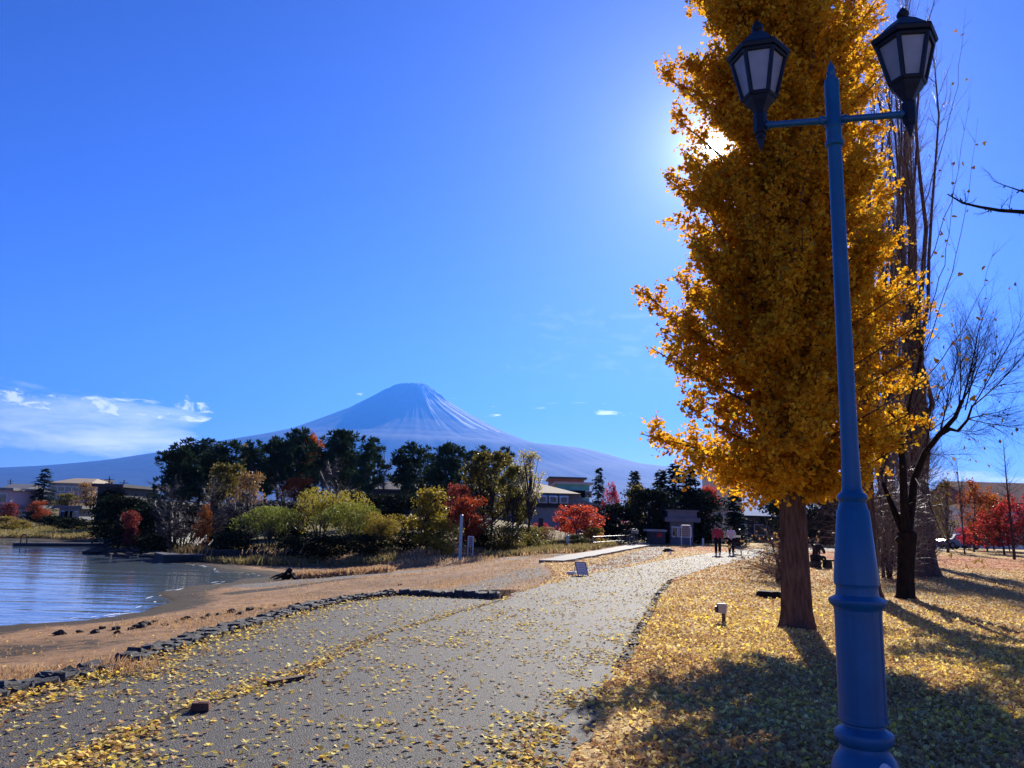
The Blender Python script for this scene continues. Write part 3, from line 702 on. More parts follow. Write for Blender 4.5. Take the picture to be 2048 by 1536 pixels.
def willow(h, w, seed, col, strands=420, per=16, size=.16, name='willow_tree'):
    r = np.random.default_rng(seed); root = thing(name, '', '', (0, 0, 0)); gt = Geo(); gc = Geo(); S = Segs()
    for k in range(4):
        t = k * 1.6 + r.random(); p = np.zeros(3)
        for j in range(4):
            q = p + np.array([math.cos(t) * w * .07, math.sin(t) * w * .07, h * .19]); S.put(p, q, h * .02 * (1 - j / 5), h * .02 * (1 - (j + 1) / 5)); p = q
    lob = [(np.array([r.normal() * w * .2, r.normal() * w * .2, h * r.uniform(.45, .85)]), w * r.uniform(.14, .27)) for _ in range(9)]
    for i in range(strands):
        c, L = lob[i % 9]; u_ = rdir(r, 1)[0]; u_[2] = abs(u_[2]); s0 = c + u_ * np.array([L, L, L * .8]); s0[2] = min(s0[2], h)
        ln = r.uniform(.2, .75) * min(h * .6, s0[2] - .05 * h); k = np.linspace(0, 1, per)
        P = s0 + np.stack([u_[0] * .25 * ln * k + r.normal(size=per) * .03 * w, u_[1] * .25 * ln * k + r.normal(size=per) * .03 * w, .15 * ln * k - 1.1 * ln * k ** 1.5], 1)
        kites(gc, P, rdir(r, per) * .7 + np.array([0, 0, -.7]), rdir(r, per), size * r.uniform(.6, 1.2, per), .33, .15)
        if i % 3 == 0: S.put(c - np.array([0, 0, L]), s0, h * .004, h * .001)
    S.emit(gt); gt.build('trunk', MAT['bark_far'], root); gc.build('crown', MAT[col], root); root['_h'] = h
    return root
def bare(h, w, seed, P, barkm='bark_far', name='bare_tree', twigm=None, rad=None, leaf=None, trunkfrac=.55):
    r = np.random.default_rng(seed); root = thing(name, '', '', (0, 0, 0)); S = Segs(); tips = []
    grow(r, (0, 0, 0), (0, 0, 1), h * trunkfrac, rad or h * .02, 0, P, S, tips)
    A = np.array(S.a); zt = max(np.array(S.b)[:, 2].max(), .1); k = h / zt
    xw = max(np.ptp(np.array(S.b)[:, 0]), np.ptp(np.array(S.b)[:, 1]), .1); kx = w / xw
    sc3 = np.array([kx, kx, k])
    S.a = [a * sc3 for a in S.a]; S.b = [b * sc3 for b in S.b]
    gt = Geo(); gc = Geo(); T = Segs(); U_ = Segs(); lim = (rad or h * .02) * .22
    for a, b, r0, r1 in zip(S.a, S.b, S.r0, S.r1): (T if r0 > lim else U_).put(a, b, r0, r1)
    T.emit(gt, .02); U_.emit(gc, .02)
    mats = [MAT[barkm]]
    if leaf:
        tp = np.array([t[0] * sc3 for t in tips if t[2] >= 2]); n = leaf[1]; C = tp[r.integers(len(tp), size=n)] + r.normal(size=(n, 3)) * .02 * h
        mats = [MAT[twigm or barkm], MAT[leaf[0]]]; kites(gc, C, rdir(r, n) + np.array([0, 0, -.3]), rdir(r, n), leaf[2] * r.uniform(.6, 1.2, n), .45, .2, 1)
    else: mats = [MAT[twigm or barkm]]
    gt.build('trunk', MAT[barkm], root); gc.build('crown', mats, root); root['_h'] = h
    return root
PB = dict(n=[7, 6, 5, 4], wob=[.06, .14, .18, .2], up=[.02, .05, .04, .02], kids=[2.2, 2.2, 1.8, 0], ang=[48, 45, 42, 40], ratio=[.62, .5, .5, .5], rr=[.55, .55, .55, .6], start=[.3, .15, .1, 0], max=3, taper=.25)
PBX = dict(PB, kids=[3.0, 3.4, 3.2, 0], n=[6, 6, 5, 4])
PPOP = dict(n=[14, 8, 7, 5], wob=[.02, .06, .12, .16], up=[.05, .16, .10, .06], kids=[3.2, 1.9, 2.1, 0], ang=[28, 24, 34, 36], ratio=[.34, .42, .5, .5], rr=[.42, .5, .5, .6], start=[.1, .1, .1, 0], max=3, taper=.12)
PLARCH = dict(n=[20, 6, 4, 3], wob=[.01, .06, .1, .1], up=[.05, .06, .03, .0], kids=[3.0, 2.0, 1.2, 0], ang=[62, 45, 40, 30], ratio=[.30, .4, .5, .5], rr=[.35, .5, .6, .6], start=[.1, .15, .2, 0], max=3, taper=.1)

PROTO = {}
USED = set()
def place(kind, px, ytop, D, label, cat='tree', group=None, wpx=None, pw=None, rot=None, zb=None, name=None):
    proto, h, w = PROTO[kind]
    X, Y, _ = at(px, 1060, D); zb = hz1(X, Y) if zb is None else zb
    ht = at(px, ytop, D)[2] - zb
    o = proto if kind not in USED else copy_tree(proto)
    USED.add(kind)
    k = ht / h; kx = k if wpx is None else wpx * mpp(px, 1000, D) / w
    o.location = (X, Y, zb - .03 * ht * 0); o.scale = (kx, kx, k); o.rotation_euler = (0, 0, rng.uniform(0, 6.28) if rot is None else rot)
    tag(o, label, cat); ORG[o.name] = np.array(o.location)
    if group: o['group'] = group
    elif 'group' in o: del o['group']
    if '_h' in o: del o['_h']
    return o
for i in range(5): PROTO['pine%d' % i] = (pine(10, [4.6, 5.2, 4.2, 6.4, 3.6][i], 20 + i, [24, 26, 20, 34, 18][i], 120, [.4, .35, .45, .3, .42][i]), 10, [4.6, 5.2, 4.2, 6.4, 3.6][i])
PROTO['cedar'] = (conifer(8, 5.0, 31, 22, 'conifer_tree', 'conifer_spray', .25, .8), 8, 5.0)
PROTO['fir'] = (conifer(8, 3.4, 32, 26, 'conifer_tree', 'conifer_spray', .12, .75), 8, 3.4)
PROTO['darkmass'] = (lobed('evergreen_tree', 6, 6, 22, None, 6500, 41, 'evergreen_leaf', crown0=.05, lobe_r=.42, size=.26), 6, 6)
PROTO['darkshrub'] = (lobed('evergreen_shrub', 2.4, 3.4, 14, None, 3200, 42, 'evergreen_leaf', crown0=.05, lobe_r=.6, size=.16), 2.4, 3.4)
PROTO['olive'] = (lobed('broadleaf_tree', 7, 5, 22, None, 4200, 43, 'olive_leaf', crown0=.3, lobe_r=.26, size=.2, trunks=3), 7, 5)
PROTO['oliveshrub'] = (lobed('leafy_shrub', 2.2, 3, 12, None, 2600, 44, 'olive_leaf', crown0=.05, lobe_r=.55, size=.13), 2.2, 3)
PROTO['yellowshrub'] = (lobed('yellow_shrub', 2.2, 3, 12, None, 2600, 45, 'willow_yellow', crown0=.05, lobe_r=.55, size=.13), 2.2, 3)
PROTO['wyellow'] = (willow(5, 5.2, 46, 'willow_yellow'), 5, 5.2)
PROTO['wgreen'] = (willow(3.5, 4.2, 47, 'willow_green', 360, 16, .13), 3.5, 4.2)
PROTO['slimyellow'] = (lobed('yellow_tree', 6, 3, 18, None, 3600, 48, 'willow_yellow', crown0=.15, lobe_r=.26, size=.18), 6, 3)
PROTO['red'] = (lobed('maple_tree', 4, 4, 18, None, 4200, 49, 'maple_red', crown0=.25, lobe_r=.34, size=.16, trunks=2), 4, 4)
PROTO['orange'] = (lobed('maple_tree', 4.5, 3.8, 18, None, 4200, 50, 'maple_orange', crown0=.25, lobe_r=.32, size=.16), 4.5, 3.8)
PROTO['darkred'] = (lobed('maple_tree', 4, 3.6, 16, None, 3000, 51, 'maple_dark', crown0=.2, lobe_r=.34, size=.16), 4, 3.6)
PROTO['pale'] = (lobed('pale_tree', 8, 4, 18, None, 1500, 52, 'pale_leaf', crown0=.5, lobe_r=.22, size=.17, trunks=3, lean=.5), 8, 4)
PROTO['brown'] = (lobed('brown_tree', 5, 4, 18, None, 2600, 53, 'brown_leaf', crown0=.2, lobe_r=.3, size=.16, trunks=2), 5, 4)
PROTO['baretwig'] = (bare(6, 7, 61, PBX, 'bark_far', 'bare_tree', 'twig_purple', .17), 6, 7)
PROTO['baretwig2'] = (bare(6, 6, 62, PBX, 'bark_far', 'bare_tree', 'twig_purple', .16), 6, 6)
PROTO['bareslim'] = (bare(7, 3, 63, PB, 'bark_far', 'bare_tree', 'bark_far', .10), 7, 3)
PROTO['larch'] = (bare(9, 4.2, 64, PLARCH, 'bark_far', 'bare_larch_tree', 'bark_far', .11, trunkfrac=1.0), 9, 4.2)
PROTO['ginkgosap'] = (lobed('young_ginkgo_tree', 6, 2.2, 16, None, 1500, 65, 'willow_yellow', crown0=.2, lobe_r=.22, size=.14), 6, 2.2)
PROTO['sprawlred'] = (bare(4.5, 5, 66, PBX, 'bark_far', 'maple_tree', 'bark_far', .09, ('maple_red', 2200, .15)), 4.5, 5)
PROTO['sprawlorange'] = (bare(5, 5, 67, PBX, 'bark_far', 'maple_tree', 'bark_far', .09, ('maple_orange', 2200, .16)), 5, 5)

# ------------------------------------------------------------------ trees: where each stands
PN = 'pines on the wooded point'
for k, px, yt, D, wpx, lab in [
    ('pine1', 326, 893, 74, 78, 'dark pine at the lakeward end of the wooded point, low layered crown'),
    ('pine3', 388, 880, 78, 118, 'broad round-topped dark pine beside the lakeward pine of the point'),
    ('pine0', 440, 884, 80, 70, 'dark pine just lakeward of the small orange tree top'),
    ('pine4', 505, 884, 76, 52, 'narrow dark pine just inland of the small orange tree top'),
    ('pine1', 548, 872, 80, 78, 'dense dark pine under the lakeward foot of the mountain slope'),
    ('pine0', 588, 862, 84, 66, 'tall dark pine lakeward of the golden tree top in the grove'),
    ('pine2', 642, 861, 80, 72, 'tall dark pine inland of the golden tree top in the grove'),
    ('pine0', 676, 867, 82, 62, 'pine at the inland end of the tall dense grove, leaning crown'),
    ('pine4', 716, 876, 76, 44, 'slender open pine, first of the thin pair with bare lower stems'),
    ('pine4', 738, 879, 79, 44, 'slender open pine, second of the thin pair beside the leafless tree'),
    ('pine2', 800, 900, 78, 52, 'short open pine just inland of the leafless tree below the summit'),
    ('pine1', 834, 885, 82, 70, 'dark pine standing straight below the snowy summit'),
    ('pine0', 882, 890, 80, 50, 'dark pine with star-shaped top, lakeward one of the twin pines'),
    ('pine1', 908, 885, 82, 62, 'dark pine with star-shaped top, inland one of the twin pines'),
    ('pine4', 966, 895, 84, 44, 'pine top rising behind the olive broadleaf tree'),
    ('pine1', 356, 905, 90, 70, 'dark pine filling the gap behind the two lakeward pines'),
    ('pine3', 414, 896, 92, 90, 'dark pine at the back, behind the broad round-topped pine'),
    ('pine0', 528, 890, 92, 70, 'dark pine at the back, between the narrow pine and the dense one'),
    ('pine1', 570, 880, 94, 70, 'dark pine at the back, lakeward of the tall golden-topped group'),
    ('pine2', 622, 876, 94, 70, 'dark pine at the back, directly behind the golden tree top'),
    ('pine1', 660, 880, 92, 70, 'dark pine at the back, inland of the golden tree top'),
    ('pine0', 696, 905, 92, 54, 'lower dark pine at the back, beside the slender thin pair'),
    ('pine1', 860, 905, 94, 60, 'lower dark pine at the back, between the straight pine and the twin pines'),
    ('pine0', 936, 905, 94, 60, 'lower dark pine at the back, inland of the twin pines'),
    ('pine4', 1005, 897, 84, 42, 'pine top showing between the olive tree and the pale thin tree')]:
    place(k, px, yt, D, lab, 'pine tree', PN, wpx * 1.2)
for k, px, yt, D, wpx, lab, cat in [
    ('slimyellow', 477, 884, 86, 26, 'small orange-tipped tree top between dark pines of the point', 'tree'),
    ('orange', 612, 862, 86, 44, 'golden orange tree top among the tallest dark pines', 'tree'),
    ('baretwig', 345, 945, 50, 150, 'grey leafless twiggy tree in front of the lakeward pines', 'bare tree'),
    ('baretwig2', 420, 945, 51, 140, 'leafless purple-grey tree beside the olive green tree on the point', 'bare tree'),
    ('baretwig', 500, 955, 52, 140, 'low leafless tree with grey twigs behind the green willow', 'bare tree'),
    ('baretwig2', 575, 960, 53, 130, 'leafless grey tree between green willow and big yellow willow', 'bare tree'),
    ('baretwig2', 650, 905, 60, 110, 'tall brownish leafless tree rising behind the big yellow willow', 'bare tree'),
    ('olive', 447, 922, 64, 84, 'dull olive tree in the middle of the point below the pines', 'tree'),
    ('brown', 492, 938, 62, 70, 'olive-brown tree beside the dull olive one on the point', 'tree'),
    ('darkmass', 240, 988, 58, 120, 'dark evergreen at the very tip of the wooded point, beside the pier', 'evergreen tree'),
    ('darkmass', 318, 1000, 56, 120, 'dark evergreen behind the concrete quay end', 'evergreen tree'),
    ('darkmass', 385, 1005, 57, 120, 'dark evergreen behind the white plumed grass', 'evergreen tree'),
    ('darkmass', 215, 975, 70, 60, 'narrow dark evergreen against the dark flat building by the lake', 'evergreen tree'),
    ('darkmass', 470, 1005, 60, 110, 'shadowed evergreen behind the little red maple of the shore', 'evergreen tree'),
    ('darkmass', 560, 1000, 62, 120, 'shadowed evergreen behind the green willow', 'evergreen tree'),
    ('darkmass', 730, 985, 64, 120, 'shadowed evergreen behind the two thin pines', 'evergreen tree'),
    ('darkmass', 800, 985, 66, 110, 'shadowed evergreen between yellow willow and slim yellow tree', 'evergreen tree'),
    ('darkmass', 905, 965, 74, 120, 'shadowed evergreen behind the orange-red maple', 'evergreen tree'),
    ('bareslim', 762, 882, 72, 50, 'slender leafless tree silhouetted against the lower mountain', 'bare tree'),
    ('sprawlorange', 413, 1006, 50, 50, 'little red maple glowing in the shadow of the point', 'maple'),
    ('darkred', 262, 1020, 52, 40, 'dull red bush in deep shade at the tip of the point', 'bush'),
    ('orange', 590, 950, 74, 66, 'orange-red maple low among the pine stems', 'maple'),
    ('wgreen', 541, 1012, 50, 104, 'bright green weeping willow by the shore', 'willow'),
    ('wyellow', 640, 966, 52, 130, 'largest yellow willow with a rounded ochre top', 'willow'),
    ('wgreen', 700, 1005, 48, 110, 'yellow-green willow in front of the largest yellow willow', 'willow'),
    ('wyellow', 752, 1018, 47, 90, 'low yellow willow between the largest willow and the slim yellow tree', 'willow'),
    ('slimyellow', 856, 972, 46, 84, 'slim bright yellow tree next to the blue pole', 'tree'),
    ('yellowshrub', 885, 1030, 45, 70, 'yellow shrub at the foot of the slim yellow tree', 'shrub'),
    ('orange', 938, 990, 47, 70, 'orange-red maple just behind the blue pole', 'maple'),
    ('darkred', 918, 966, 56, 60, 'dark crimson maple behind the orange-red one', 'maple'),
    ('olive', 978, 897, 56, 116, 'tall olive-yellow broadleaf tree with several dark stems', 'tree'),
    ('olive', 1030, 925, 54, 80, 'open olive tree in front of the dormered house', 'tree'),
    ('pale', 1056, 896, 52, 74, 'thin leaning tree with sparse pale leaves before the dormered house', 'tree'),
    ('oliveshrub', 1010, 1048, 48, 90, 'olive shrub under the many-stemmed olive tree', 'shrub'),
    ('oliveshrub', 1062, 1050, 52, 70, 'green shrub below the leaning pale tree', 'shrub'),
    ('darkshrub', 960, 1052, 50, 80, 'dark shrub behind the small shaded notice board', 'shrub'),
    ('darkshrub', 815, 1060, 48, 90, 'dark undergrowth bush lakeward of the slim yellow tree', 'shrub'),
    ('darkshrub', 740, 1066, 46, 100, 'dark bush at the foot of the low yellow willow', 'shrub'),
    ('darkshrub', 655, 1068, 46, 110, 'dark bush at the foot of the largest yellow willow', 'shrub'),
    ('darkshrub', 590, 1070, 46, 80, 'dark bush between the green willow and the largest yellow willow', 'shrub'),
    ('darkshrub', 470, 1062, 48, 90, 'dark bush inland of the white plumed grass', 'shrub'),
    ('darkshrub', 330, 1062, 52, 90, 'dark bush lakeward of the white plumed grass', 'shrub'),
    # across the bay
    ('cedar', 76, 936, 118, 84, 'big dark cedar among the houses across the bay', 'conifer'),
    ('brown', 165, 962, 104, 62, 'brown-leaved tree in front of the hip-roofed building across the bay', 'tree'),
    ('orange', 72, 1000, 90, 36, 'orange-red maple below the big cedar', 'maple'),
    ('darkred', 14, 1004, 91, 40, 'crimson bush in front of the pink house', 'bush'),
    ('olive', 125, 985, 112, 50, 'dull green tree between cedar and hip-roofed building', 'tree'),
    ('yellowshrub', 14, 1030, 78, 56, 'larger round yellowish shrub on the far bank', 'shrub'),
    ('yellowshrub', 48, 1040, 78, 28, 'smaller round yellowish shrub on the far bank', 'shrub'),
    ('darkshrub', 100, 1030, 84, 60, 'dark hedge-like shrub below the cedar on the far bank', 'shrub'),
    ('darkshrub', 150, 1034, 80, 70, 'dark shrub below the brown-leaved tree on the far bank', 'shrub'),
    ('darkshrub', 70, 1020, 95, 60, 'dark shrub before the low white-roofed shed', 'shrub'),
    # middle right
    ('cedar', 1197, 934, 90, 70, 'dark conifer rising behind the red maples, beside the teal building', 'conifer'),
    ('fir', 1270, 940, 92, 62, 'dark conifer standing alone between the red maple and the black trees', 'conifer'),
    ('fir', 1322, 938, 72, 74, 'black fir on the near side of the three beside the kiosk roof', 'conifer'),
    ('fir', 1351, 925, 74, 90, 'tallest of the black firs above the kiosk', 'conifer'),
    ('fir', 1382, 932, 72, 84, 'black fir above the kiosk, next to the crimson maple', 'conifer'),
    ('darkmass', 1295, 972, 66, 110, 'black evergreen beside the dark stall', 'evergreen tree'),
    ('darkmass', 1240, 1005, 68, 100, 'black evergreen behind the bicycles', 'evergreen tree'),
    ('darkmass', 1395, 975, 70, 110, 'black evergreen behind the kiosk', 'evergreen tree'),
    ('fir', 1470, 972, 66, 66, 'dark conifer behind the two walkers', 'conifer'),
    ('red', 1160, 1008, 58, 92, 'broad low crimson maple below the dormered house', 'maple'),
    ('sprawlred', 1226, 962, 72, 60, 'upright red maple between conifer and black trees', 'maple'),
    ('red', 1418, 970, 80, 44, 'crimson maple against the beige tower', 'maple'),
    ('slimyellow', 1272, 968, 84, 44, 'yellow-green tree half hidden behind the black trees', 'tree'),
    ('bareslim', 1210, 945, 78, 50, 'leafless grey tree in front of the dark conifer by the teal building', 'bare tree'),
    ('red', 1083, 1045, 66, 34, 'small crimson shrub beside the stone lantern', 'shrub'),
    ('brown', 1095, 1052, 60, 40, 'russet shrub on the bank below the crimson maple', 'shrub'),
    ('yellowshrub', 1185, 1052, 56, 60, 'yellow-brown shrub beside the railing', 'shrub'),
    ('oliveshrub', 1150, 1068, 54, 40, 'dark green shrub behind the short blue post', 'shrub'),
    # right background
    ('ginkgosap', 1893, 955, 62, 48, 'young yellow ginkgo nearest the poplar trunks', 'tree'),
    ('ginkgosap', 1868, 975, 70, 40, 'thin young yellow ginkgo half behind the poplar trunk', 'tree'),
    ('bareslim', 1926, 905, 58, 50, 'thin leafless tree beside the young yellow ginkgo', 'bare tree'),
    ('sprawlorange', 1945, 958, 66, 110, 'spreading orange-red maple before the red-roofed hall', 'maple'),
    ('sprawlred', 2005, 1000, 60, 120, 'spreading dark red maple at the edge of the lawn', 'maple'),
    ('larch', 2024, 855, 50, 110, 'leafless cone-shaped tree standing before the red-roofed hall', 'bare tree'),
    ('red', 1968, 1042, 70, 60, 'crimson bush beside the parked blue car', 'bush'),
    ('red', 2020, 1046, 68, 70, 'crimson bush at the foot of the leafless cone-shaped tree', 'bush'),
    ('darkred', 2080, 1035, 66, 80, 'dark crimson bush at the far edge of the lawn', 'bush'),
    ('sprawlred', 2052, 985, 57, 110, 'spreading crimson maple at the very edge of the picture beyond the lawn', 'maple'),
    ('orange', 1985, 985, 76, 70, 'round orange maple half behind the spreading dark red maple', 'maple'),
    ('red', 1938, 1052, 73, 56, 'crimson bush between the parked cars and the spreading orange-red maple', 'bush'),
    ('darkmass', 1760, 985, 80, 120, 'dark evergreen far behind the poplar trunks', 'evergreen tree'),
    ('darkmass', 1650, 975, 78, 120, 'dark evergreen behind the ginkgo trunks', 'evergreen tree'),
    ('darkmass', 1570, 985, 76, 100, 'dark evergreen behind the leafless shrub', 'evergreen tree')]:
    place(k, px, yt, D, lab, cat, None, wpx)

# ------------------------------------------------------------------ big ginkgos
def ginkgo(label, px, py, D, sc_px, htop, seed, nprim, leafsize, prof_, lowz, sun_gap=None, trunk_r=.27, sparse_right=False, branch_step=.062, per=5, asym=.38):
    base = on(px, py, 0.03) if D is None else np.array([*at(px, py, D)[:2], 0.03]); base[2] = hz1(base[0], base[1]) - .03
    r = np.random.default_rng(seed); root = thing('ginkgo_tree', label, 'ginkgo tree', tuple(base)); gt = Geo(); gc = Geo(); S = Segs()
    K = 16; zs = np.linspace(0, htop, K); lean = np.array([.018, .0])
    tp = np.stack([base[0] + lean[0] * zs + .05 * np.sin(zs * .7 + seed), base[1] + .05 * np.cos(zs * .6), base[2] + zs], 1)
    tr = trunk_r * (1 - zs / htop) ** .8 + .012; tr[0] *= 1.28
    zz = np.concatenate([[0, .12, .3], zs[1:]]); tq = np.stack([np.interp(zz, zs, tp[:, i]) for i in range(3)], 1)
    rq = np.interp(zz, zs, trunk_r * (1 - zs / htop) ** .8 + .012) * (1 + .38 * np.exp(-zz / .16))
    nn = 40; a = np.arange(nn) * 2 * math.pi / nn
    tube(gt, tq, rq, nn, 0, True, 1 + .06 * np.cos(a * 7 + 1) + .04 * np.cos(a * 11) + .03 * np.cos(a * 17 + 2))
    CL = []; CD = []
    def twig(p0, d, L, rad, n=6, up=.05, wob=.1):
        pts = [np.array(p0)]; d = nrm(d)
        for i in range(n):
            d = nrm(d + r.normal(size=3) * wob + np.array([0, 0, up])); pts.append(pts[-1] + d * L / n)
        for i in range(n): S.put(pts[i], pts[i + 1], rad * (1 - .8 * i / n), rad * (1 - .8 * (i + 1) / n))
        return np.array(pts)
    def clusters(pts, step, start=0.0):
        L = np.linalg.norm(np.diff(pts, axis=0), axis=1); tot = L.sum(); n = max(1, int(tot * (1 - start) / step))
        u_ = np.sort(r.uniform(start, 1, n)) * tot; cum = np.concatenate([[0], np.cumsum(L)])
        CL.append(np.stack([np.interp(u_, cum, pts[:, i]) for i in range(3)], 1)); CD.append(np.repeat(nrm(pts[-1] - pts[0])[None], n, 0))
    for i in range(nprim):
        z0 = lowz + (htop - lowz) * ((i + r.random()) / nprim) ** 1.08 * .97; t = i * 2.39996 + r.normal() * .25
        p0 = np.array([np.interp(z0, zs, tp[:, k]) for k in range(3)])
        asc = R(r.uniform(18, 48)) if i > nprim * .1 else R(r.uniform(-5, 18))
        Rm = (1 - asym * max(0, math.cos(t))) * np.interp(z0 + .6, prof_[0], prof_[1]) * r.uniform(.70, .97) * (1.15 if r.random() < .2 else 1)
        L = max(.5, Rm / math.cos(asc)); d = np.array([math.cos(t) * math.cos(asc), math.sin(t) * math.cos(asc), math.sin(asc)])
        pts = twig(p0, d, L, .013 + .010 * L, 8, .03, .05); clusters(pts, branch_step, .12)
        for k in range(int(5 + L * 5.0)):
            u_ = r.uniform(.12, 1); q = pts[min(7, int(u_ * 8))]; dd = nrm(d * .6 + rdir(r, 1)[0] * .8 + np.array([0, 0, .2])); l2 = r.uniform(.25, .85) * (1.1 - .4 * u_)
            p2 = twig(q, dd, l2, .007, 4, .06, .14); clusters(p2, branch_step, .05)
    if sparse_right:                       # long shoots with only a few leaves left on them
        for (ax_, ay_), (bx, by), Dd in [((1840, 560), (1938, 185), 11.0), ((1850, 700), (1955, 235), 10.6), ((1850, 760), (1992, 482), 10.8), ((1842, 420), (1930, 15), 11.4), ((1860, 860), (2010, 690), 10.6), ((1855, 640), (1905, 300), 11.2), ((1868, 800), (1975, 560), 10.9), ((1800, 120), (1880, -60), 11.6)]:
            A = at(ax_, ay_, 11.8); B = at(bx, by, Dd); k = np.linspace(0, 1, 12)[:, None]
            pts = A + (B - A) * k + np.sin(k * math.pi) * np.array([.12, 0, -.10]) + r.normal(size=(12, 3)) * .012
            for j in range(11): S.put(pts[j], pts[j + 1], .010 * (1 - j / 13), .010 * (1 - (j + 1) / 13))
            st = np.interp(z0, [0, 1], [0, 1]); tk = np.array([np.interp(A[2] - 1.2, tp[:, 2], tp[:, c]) for c in range(3)])
            for j in range(6):
                a_, b_ = tk + (A - tk) * j / 6, tk + (A - tk) * (j + 1) / 6; S.put(a_, b_, .022 - .002 * j, .022 - .002 * (j + 1))
            u_ = r.uniform(.1, 1, 7); CL.append(pts[(u_ * 11).astype(int)]); CD.append(np.repeat(nrm(B - A)[None], 7, 0))
            for _ in range(4):
                q = pts[r.integers(3, 11)]; twig(q, nrm(B - A) + rdir(r, 1)[0] * .6, r.uniform(.2, .5), .004, 4, .05, .1)
        nsp = 8 * 7
    C = np.concatenate(CL); Dv = np.concatenate(CD)
    cnt = np.full(len(C), per)
    if sparse_right: cnt[-nsp:] = 1
    I = np.repeat(np.arange(len(C)), cnt); P = C[I] + r.normal(size=(len(I), 3)) * .055
    if sun_gap is not None:
        rel = P - CAM; dist = np.linalg.norm(np.cross(rel, sun_gap), axis=1); keep = r.random(len(P)) < sstep(.06, .40, dist); P = P[keep]; I = I[keep]
    d = rdir(r, len(P)) + Dv[I] * .25 + np.array([0, 0, -.45])
    sz = leafsize * r.uniform(.65, 1.2, len(P))
    grn = (r.random(len(P)) < .06)
    kites(gc, P[~grn], d[~grn], rdir(r, (~grn).sum()), sz[~grn], .5, .22, 0, True); kites(gc, P[grn], d[grn], rdir(r, grn.sum()), sz[grn], .5, .22, 1, True)
    S.emit(gt, .02); gt.build('trunk', MAT['bark_ginkgo'], root, True)
    gc.build('crown', [MAT['ginkgo_leaf'], MAT['ginkgo_green']], root)
    print('ginkgo leaves', len(P)); return base
g1 = on(1590, 1255, 0)
def rprof(D, xc, rows):       # crown half-widths from rows of (photo y, half width in px)
    z = [at(xc, y, D)[2] for y, w_ in rows][::-1]; rr = [w_ * mpp(xc, y, D) for y, w_ in rows][::-1]; return z, rr
pr1 = rprof(g1[1], 1595, [(-260, 60), (-120, 118), (0, 168), (100, 208), (250, 258), (450, 262), (600, 272), (700, 305), (800, 310), (860, 280), (920, 225), (985, 150), (1010, 40)])
ginkgo('nearest golden ginkgo, thick furrowed trunk behind the blue lamp post', 1590, 1255, None, None, 13.2, 71, 280, .078, pr1, 2.1, SUN, .228, True, .052, 5)
D2 = 19.5; pr2 = rprof(D2, 1733, [(-200, 50), (0, 80), (100, 88), (250, 95), (450, 105), (600, 130), (700, 150), (800, 155), (860, 120), (930, 50), (960, 20)])
ginkgo('second golden ginkgo, its trunk half hidden behind the lamp post', 1735, 1178, D2, None, 17.5, 72, 95, .095, pr2, 3.4, None, .27, False, .10, 4, .05)

# ------------------------------------------------------------------ poplars and the pruned tree
def poplar(label, px, py, D, ytop, wpx, seed, rad, suckers=True, flare=1.35):
    base = np.array([*at(px, py, D)[:2], 0]); base[2] = hz1(base[0], base[1]) - .05; r = np.random.default_rng(seed)
    root = thing('poplar_tree', label, 'poplar tree', tuple(base)); gt = Geo(); gc = Geo(); S = Segs(); tips = []
    h = at(px, ytop, D)[2] - base[2]; w_ = wpx * mpp(px, 800, D)
    zz = np.array([0, .15, .4, 1, 2, 3, 3.8, 4.6, 5.2]); a = np.arange(28) * 2 * math.pi / 28
    lean = .03
    tube(gt, np.stack([base[0] + lean * zz, base[1] + zz * 0, base[2] + zz], 1), rad * (1 - zz / 13) * (1 - .55 * np.clip((zz - 3) / 2.2, 0, 1)) * (1 + .55 * np.exp(-zz / .35)), 28, 0, True, 1 + .10 * np.cos(a * 5 + seed) + .06 * np.cos(a * 9))
    for i in range(11):                    # upright limbs
        t = i * 2.4 + r.random(); z0 = r.uniform(2.0, 4.6); rr = w_ / 2 * r.uniform(.12, .8); hh = (h - z0) * r.uniform(.72, 1.0)
        k = np.linspace(0, 1, 10); P = np.stack([base[0] + lean * (z0 + hh * k) + math.cos(t) * rr * k ** .5, base[1] + math.sin(t) * rr * k ** .5, base[2] + z0 + hh * k], 1) + r.normal(size=(10, 3)) * np.array([.13, .13, 0])
        R_ = (.28 * rad if i < 3 else .17 * rad) * (1 - .88 * k)
        for j in range(9):
            S.put(P[j], P[j + 1], R_[j] + .008, R_[j + 1] + .008)
            for _ in range(7):
                d = np.array([r.normal() * .6, r.normal() * .5, 1.0]); grow(r, P[j] + (P[j + 1] - P[j]) * r.random(), d, r.uniform(.8, 2.2), .012, 2, PPOP, S, tips)
    if suckers:
        for i in range(300):
            z0 = r.uniform(.6, 7.0); t = r.uniform(0, 6.28); p = base + np.array([math.cos(t) * rad * .9, math.sin(t) * rad * .9, z0])
            grow(r, p, (math.cos(t) * 1.0, math.sin(t) * 1.0, .8), r.uniform(.5, 1.7), .013, 2, PPOP, S, tips)
    T = Segs(); U_ = Segs()
    for x in zip(S.a, S.b, S.r0, S.r1): (T if x[2] > .03 else U_).put(*x)
    T.emit(gt, .03); U_.emit(gc, .03); gt.build('trunk', MAT['bark_poplar'], root, True); gc.build('crown', MAT['twig_brown'], root)
poplar('bare poplar with the thickest trunk, flared foot beside the black pruned tree', 1840, 1140, 29, -60, 150, 81, .50)
poplar('bare poplar behind the second ginkgo, dense twigs on its trunk', 1778, 1122, 36, 60, 150, 82, .55)
poplar('farthest bare poplar, thin trunk between the other two poplars', 1812, 1116, 40, 120, 130, 83, .42, False)

